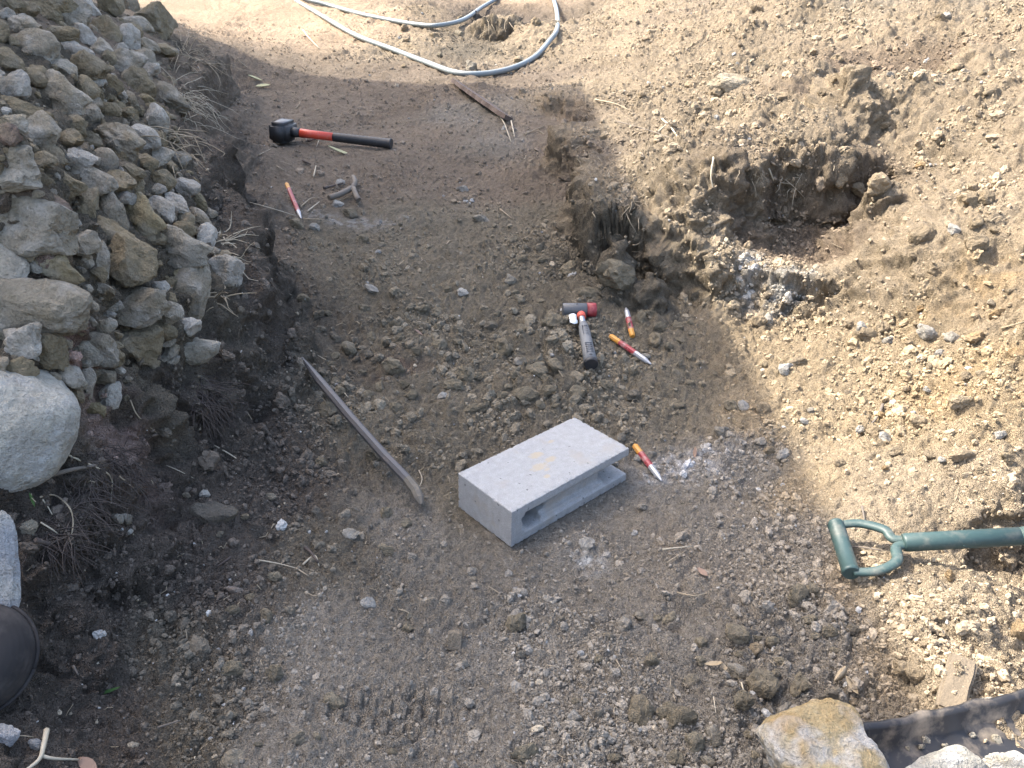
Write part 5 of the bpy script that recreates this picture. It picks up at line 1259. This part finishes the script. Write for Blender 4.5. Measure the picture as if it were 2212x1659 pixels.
leaf(115, 1055, .018, .008, -75, M_GREENL, 'tiny green leaf below the boulder')
leaf(70, 1075, .03, .005, 75, M_GREENL, 'green grass blade below the boulder')
leaf(240, 1495, .05, .006, -18, M_GREENL, 'thin green sprig on the dark soil')
# tufts of dry grass and root mats: many strands, one plant each
def tuft(X, Y, n_, len_, r, mat, label, name='dry_grass', spread=1.0, dirv=None, hang=.5, seed=0, rad_px=20, up=.0):
    r_ = random.Random(seed + int(X)); p0, nn = hit(X, Y); parts = []
    for i in range(n_):
        a, b = r_.gauss(0, 1), r_.gauss(0, 1)
        s = hit(X + a * rad_px * 1.3, Y + b * rad_px)[0]
        if (s - p0).length > .6: continue
        th = r_.uniform(0, 6.283); d_ = Vector((math.cos(th), math.sin(th), r_.gauss(.1, .3))) * spread
        if dirv is not None: d_ = d_ * .8 + Vector(dirv) * r_.uniform(0, 1.1)
        d_.normalize(); L = len_ * r_.uniform(.3, 1.1); ps = [s - p0 + nn * up]; kink = r_.randrange(1, 4)
        for k in range(4):
            jt = .6 if k == kink else .16
            d_ = (d_ + Vector((r_.gauss(0, jt), r_.gauss(0, jt), -hang * .5 + r_.gauss(0, jt * .7)))).normalized(); ps.append(ps[-1] + d_ * L / 4)
        parts.append(tube(ps, [r, r, r * .8, r * .6, r * .3], 4, False))
    o = link(name, mesh_np(name, *join_vf(parts)), None, mat); o.location = p0 
    tag(o, label, 'dry grass' if 'grass' in name else 'roots', kind='stuff'); return o
GT = 'dry grass'
tuft(405, 70, 90, .26, .0022, M_STRAW, 'dry straw tangled at the far end of the trench edge', dirv=(.7, -.2, .1), rad_px=22)
tuft(415, 120, 90, .24, .0020, M_STRAW, 'dry straw hanging over the bank beside the heap top', dirv=(.6, -.3, .1), rad_px=18)
tuft(400, 210, 60, .20, .0017, M_PALE, 'pale straw fan spilling from the heap rim', dirv=(.9, -.4, .0), rad_px=16)
tuft(425, 235, 45, .20, .0015, M_PALE, 'pale straw trailing down the trench edge', dirv=(.9, -.5, -.1), rad_px=14)
tuft(370, 300, 40, .2, .002, M_STRAW, 'thin straw among stones at the heap rim', dirv=(.7, -.3, .1), rad_px=25)
tuft(478, 520, 16, .12, .0018, M_PALE, 'pale stiff straw sticking out above the white stone', dirv=(1.0, -.2, .25), rad_px=8, hang=.15)
tuft(492, 560, 14, .12, .0017, M_PALE, 'pale stiff straw just above the hanging white stone', dirv=(1.0, -.1, .0), rad_px=8, hang=.2)
tuft(470, 640, 14, .10, .002, M_STRAW, 'short straw under the leaning slab', dirv=(.7, -.4, .1), rad_px=10)
tuft(450, 840, 240, .11, .0011, M_ROOT, 'dark root mat hanging below the heap, upper clump', 'root_mat', dirv=(.15, -.1, -.9), rad_px=16, hang=.6)
tuft(450, 880, 200, .10, .0011, M_ROOT, 'dark root mat hanging on the slope, lower clump', 'root_mat', dirv=(.1, -.1, -.9), rad_px=14, hang=.6)
tuft(250, 1010, 200, .08, .0010, M_ROOT, 'dark fine roots right of the boulder', 'root_mat', dirv=(.2, -.1, -.6), rad_px=22, hang=.5)
tuft(170, 1075, 200, .10, .0010, M_ROOT, 'dark fine roots under the boulder', 'root_mat', dirv=(.2, -.2, -.7), rad_px=20, hang=.6)
tuft(125, 1160, 160, .09, .0010, M_ROOT, 'dark fine roots beside the flat sunken stone', 'root_mat', dirv=(.1, -.2, -.7), rad_px=18, hang=.6)
tuft(1100, 60, 40, .25, .003, M_STRAW, 'dry grass roots over the far pit', dirv=(0, -.4, -.5), rad_px=30, hang=.6)
tuft(1130, 82, 24, .25, .003, M_PALE, 'pale roots hanging into the far pit', dirv=(-.1, -.4, -.6), rad_px=22, hang=.6)
tuft(1225, 45, 50, .25, .003, M_STRAW, 'dry grass beside the hose loop', dirv=(.2, -.5, .2), rad_px=20)
tuft(1300, 330, 40, .09, .0015, M_STRAW, 'dry rootlets at the corner of the bank lip', 'root_mat', dirv=(-.6, -.4, -.2), rad_px=22)
tuft(1640, 375, 14, .08, .0014, M_STRAW, 'dry rootlets hanging over the hollow, left', 'root_mat', dirv=(.1, -.5, -.7), rad_px=14, hang=.5)
tuft(1720, 385, 12, .10, .0015, M_PALE, 'pale rootlets hanging over the hollow, right', 'root_mat', dirv=(.2, -.5, -.7), rad_px=18, hang=.5)
tuft(1380, 440, 30, .10, .0018, M_STRAW, 'dry rootlets hanging from the lip of the cutting', 'root_mat', dirv=(-.2, -.5, -.6), rad_px=16, hang=.5)
# fine straw litter
litter = []
lr = random.Random(3)
for i in range(330):
    X, Y = lr.uniform(30, 2190), lr.uniform(20, 1650)
    if 980 < X < 1370 and 890 < Y < 1190: continue
    if X < 440 and Y < 860: continue
    p, nn = hit(X, Y); a = lr.uniform(0, 6.28); L = px2m(p, lr.uniform(8, 26)); d_ = Vector((math.cos(a), math.sin(a), 0)); d_ = (d_ - nn * d_.dot(nn)).normalized()
    b_ = Vector((lr.gauss(0, .15), lr.gauss(0, .15), lr.gauss(0, .1))) * L
    litter.append(tube([p + nn * .003, p + d_ * L * .5 + b_ + nn * .005, p + d_ * L + nn * .003], px2m(p, lr.uniform(.5, 1.2)), 4, False))
o = link('straw_litter', mesh_np('straw_litter', *join_vf(litter)), None, M_STRAW); tag(o, 'bits of straw and rootlet strewn over the soil', 'straw litter', kind='stuff')
# ------------------------------------------------------------------ black tub at the left edge
tb = empty('tub', tuple(at_z(-50, 1425, .21))); tag(tb, 'black ribbed round tub at the left edge near the bottom', 'tub')
R0 = px2m(Vector(at_z(-45, 1430, .2)), 118)
V, F = [], []; prof = [(0.0, 1.0)]
NS, NP = 48, 40
for i in range(NP + 1):
    t = i / NP
    ph = t * math.pi * .5
    rr0 = R0 * math.cos(ph) ** .55 * (1 + .0035 * math.sin(t * 60)) if i < NP else 0.001
    for k in range(NS):
        a = 2 * math.pi * k / NS; V.append((rr0 * math.cos(a), rr0 * math.sin(a), R0 * .75 * math.sin(ph)))
for i in range(NP):
    for k in range(NS): F.append((i * NS + k, i * NS + (k + 1) % NS, (i + 1) * NS + (k + 1) % NS, (i + 1) * NS + k))
o = link('body', mesh_np('body', V, F), tb, M_TUB)
rim = [(R0 * 1.02 * math.cos(2 * math.pi * k / 40), R0 * 1.02 * math.sin(2 * math.pi * k / 40), .004) for k in range(41)]
rod('rim', rim, .003, M_TUB, tb, 8)
tb.rotation_euler = (math.radians(38), math.radians(12), 0)
# ------------------------------------------------------------------ black tray at the lower right
ta, tbk = Vector(at_z(1850, 1592, .185)), Vector(at_z(2330, 1488, .20))
ux = (tbk - ta); TL = ux.length; ux.normalize(); uy = Vector((0, 0, 1)).cross(ux).normalized()
tr = empty('tray', tuple(ta)); frame(tr, ta, ux); tag(tr, 'black soil-dusted tray with raised rim in the bottom right corner', 'tray')
V, F = [], []; prof_t = [(.004, .016), (0, .018), (-.004, .014), (-.012, -.014), (-.03, -.022), (-.10, -.026), (-.22, -.028)]
NX = 40
for i in range(NX + 1):
    for (yy, zz) in prof_t: V.append((TL * i / NX, yy + .002 * math.sin(i * .7), zz + .002 * math.sin(i * 1.3 + yy * 40)))
m7 = len(prof_t)
for i in range(NX):
    for j in range(m7 - 1): F.append((i * m7 + j, (i + 1) * m7 + j, (i + 1) * m7 + j + 1, i * m7 + j + 1))
me = mesh_np('pan', V, F); o = link('pan', me, tr, M_TRAY); md = o.modifiers.new('t', 'SOLIDIFY'); md.thickness = .003; md.offset = -1
for i, (X, Y, s_) in enumerate(((2000, 1600, 22), (1990, 1614, 16), (2040, 1612, 14), (2100, 1590, 18), (2150, 1600, 26), (2185, 1595, 18), (1960, 1618, 12))):
    pz = (Vector(at_z(X, Y, .172)), Vector((0, 0, 1)))
    o = put_stone('pebble', ROCKS_S[i], X, Y, s_, s_ * .8, 10 * i, (0.36, 0.33, 0.27), .5, .5, .9, 0, i, pz)
    tag(o, ('rounded pale pebble in the tray left part', 'small pale pebble in front of the rounded tray pebble', 'tiny pale pebble in the middle of the tray', 'pale pebble behind the grey tray stone', 'largest pale pebble in the right half of the tray', 'pale pebble at the right of the largest tray pebble', 'tiniest pale pebble at the left end of the tray')[i], 'pebble', 'pebbles in the black tray')
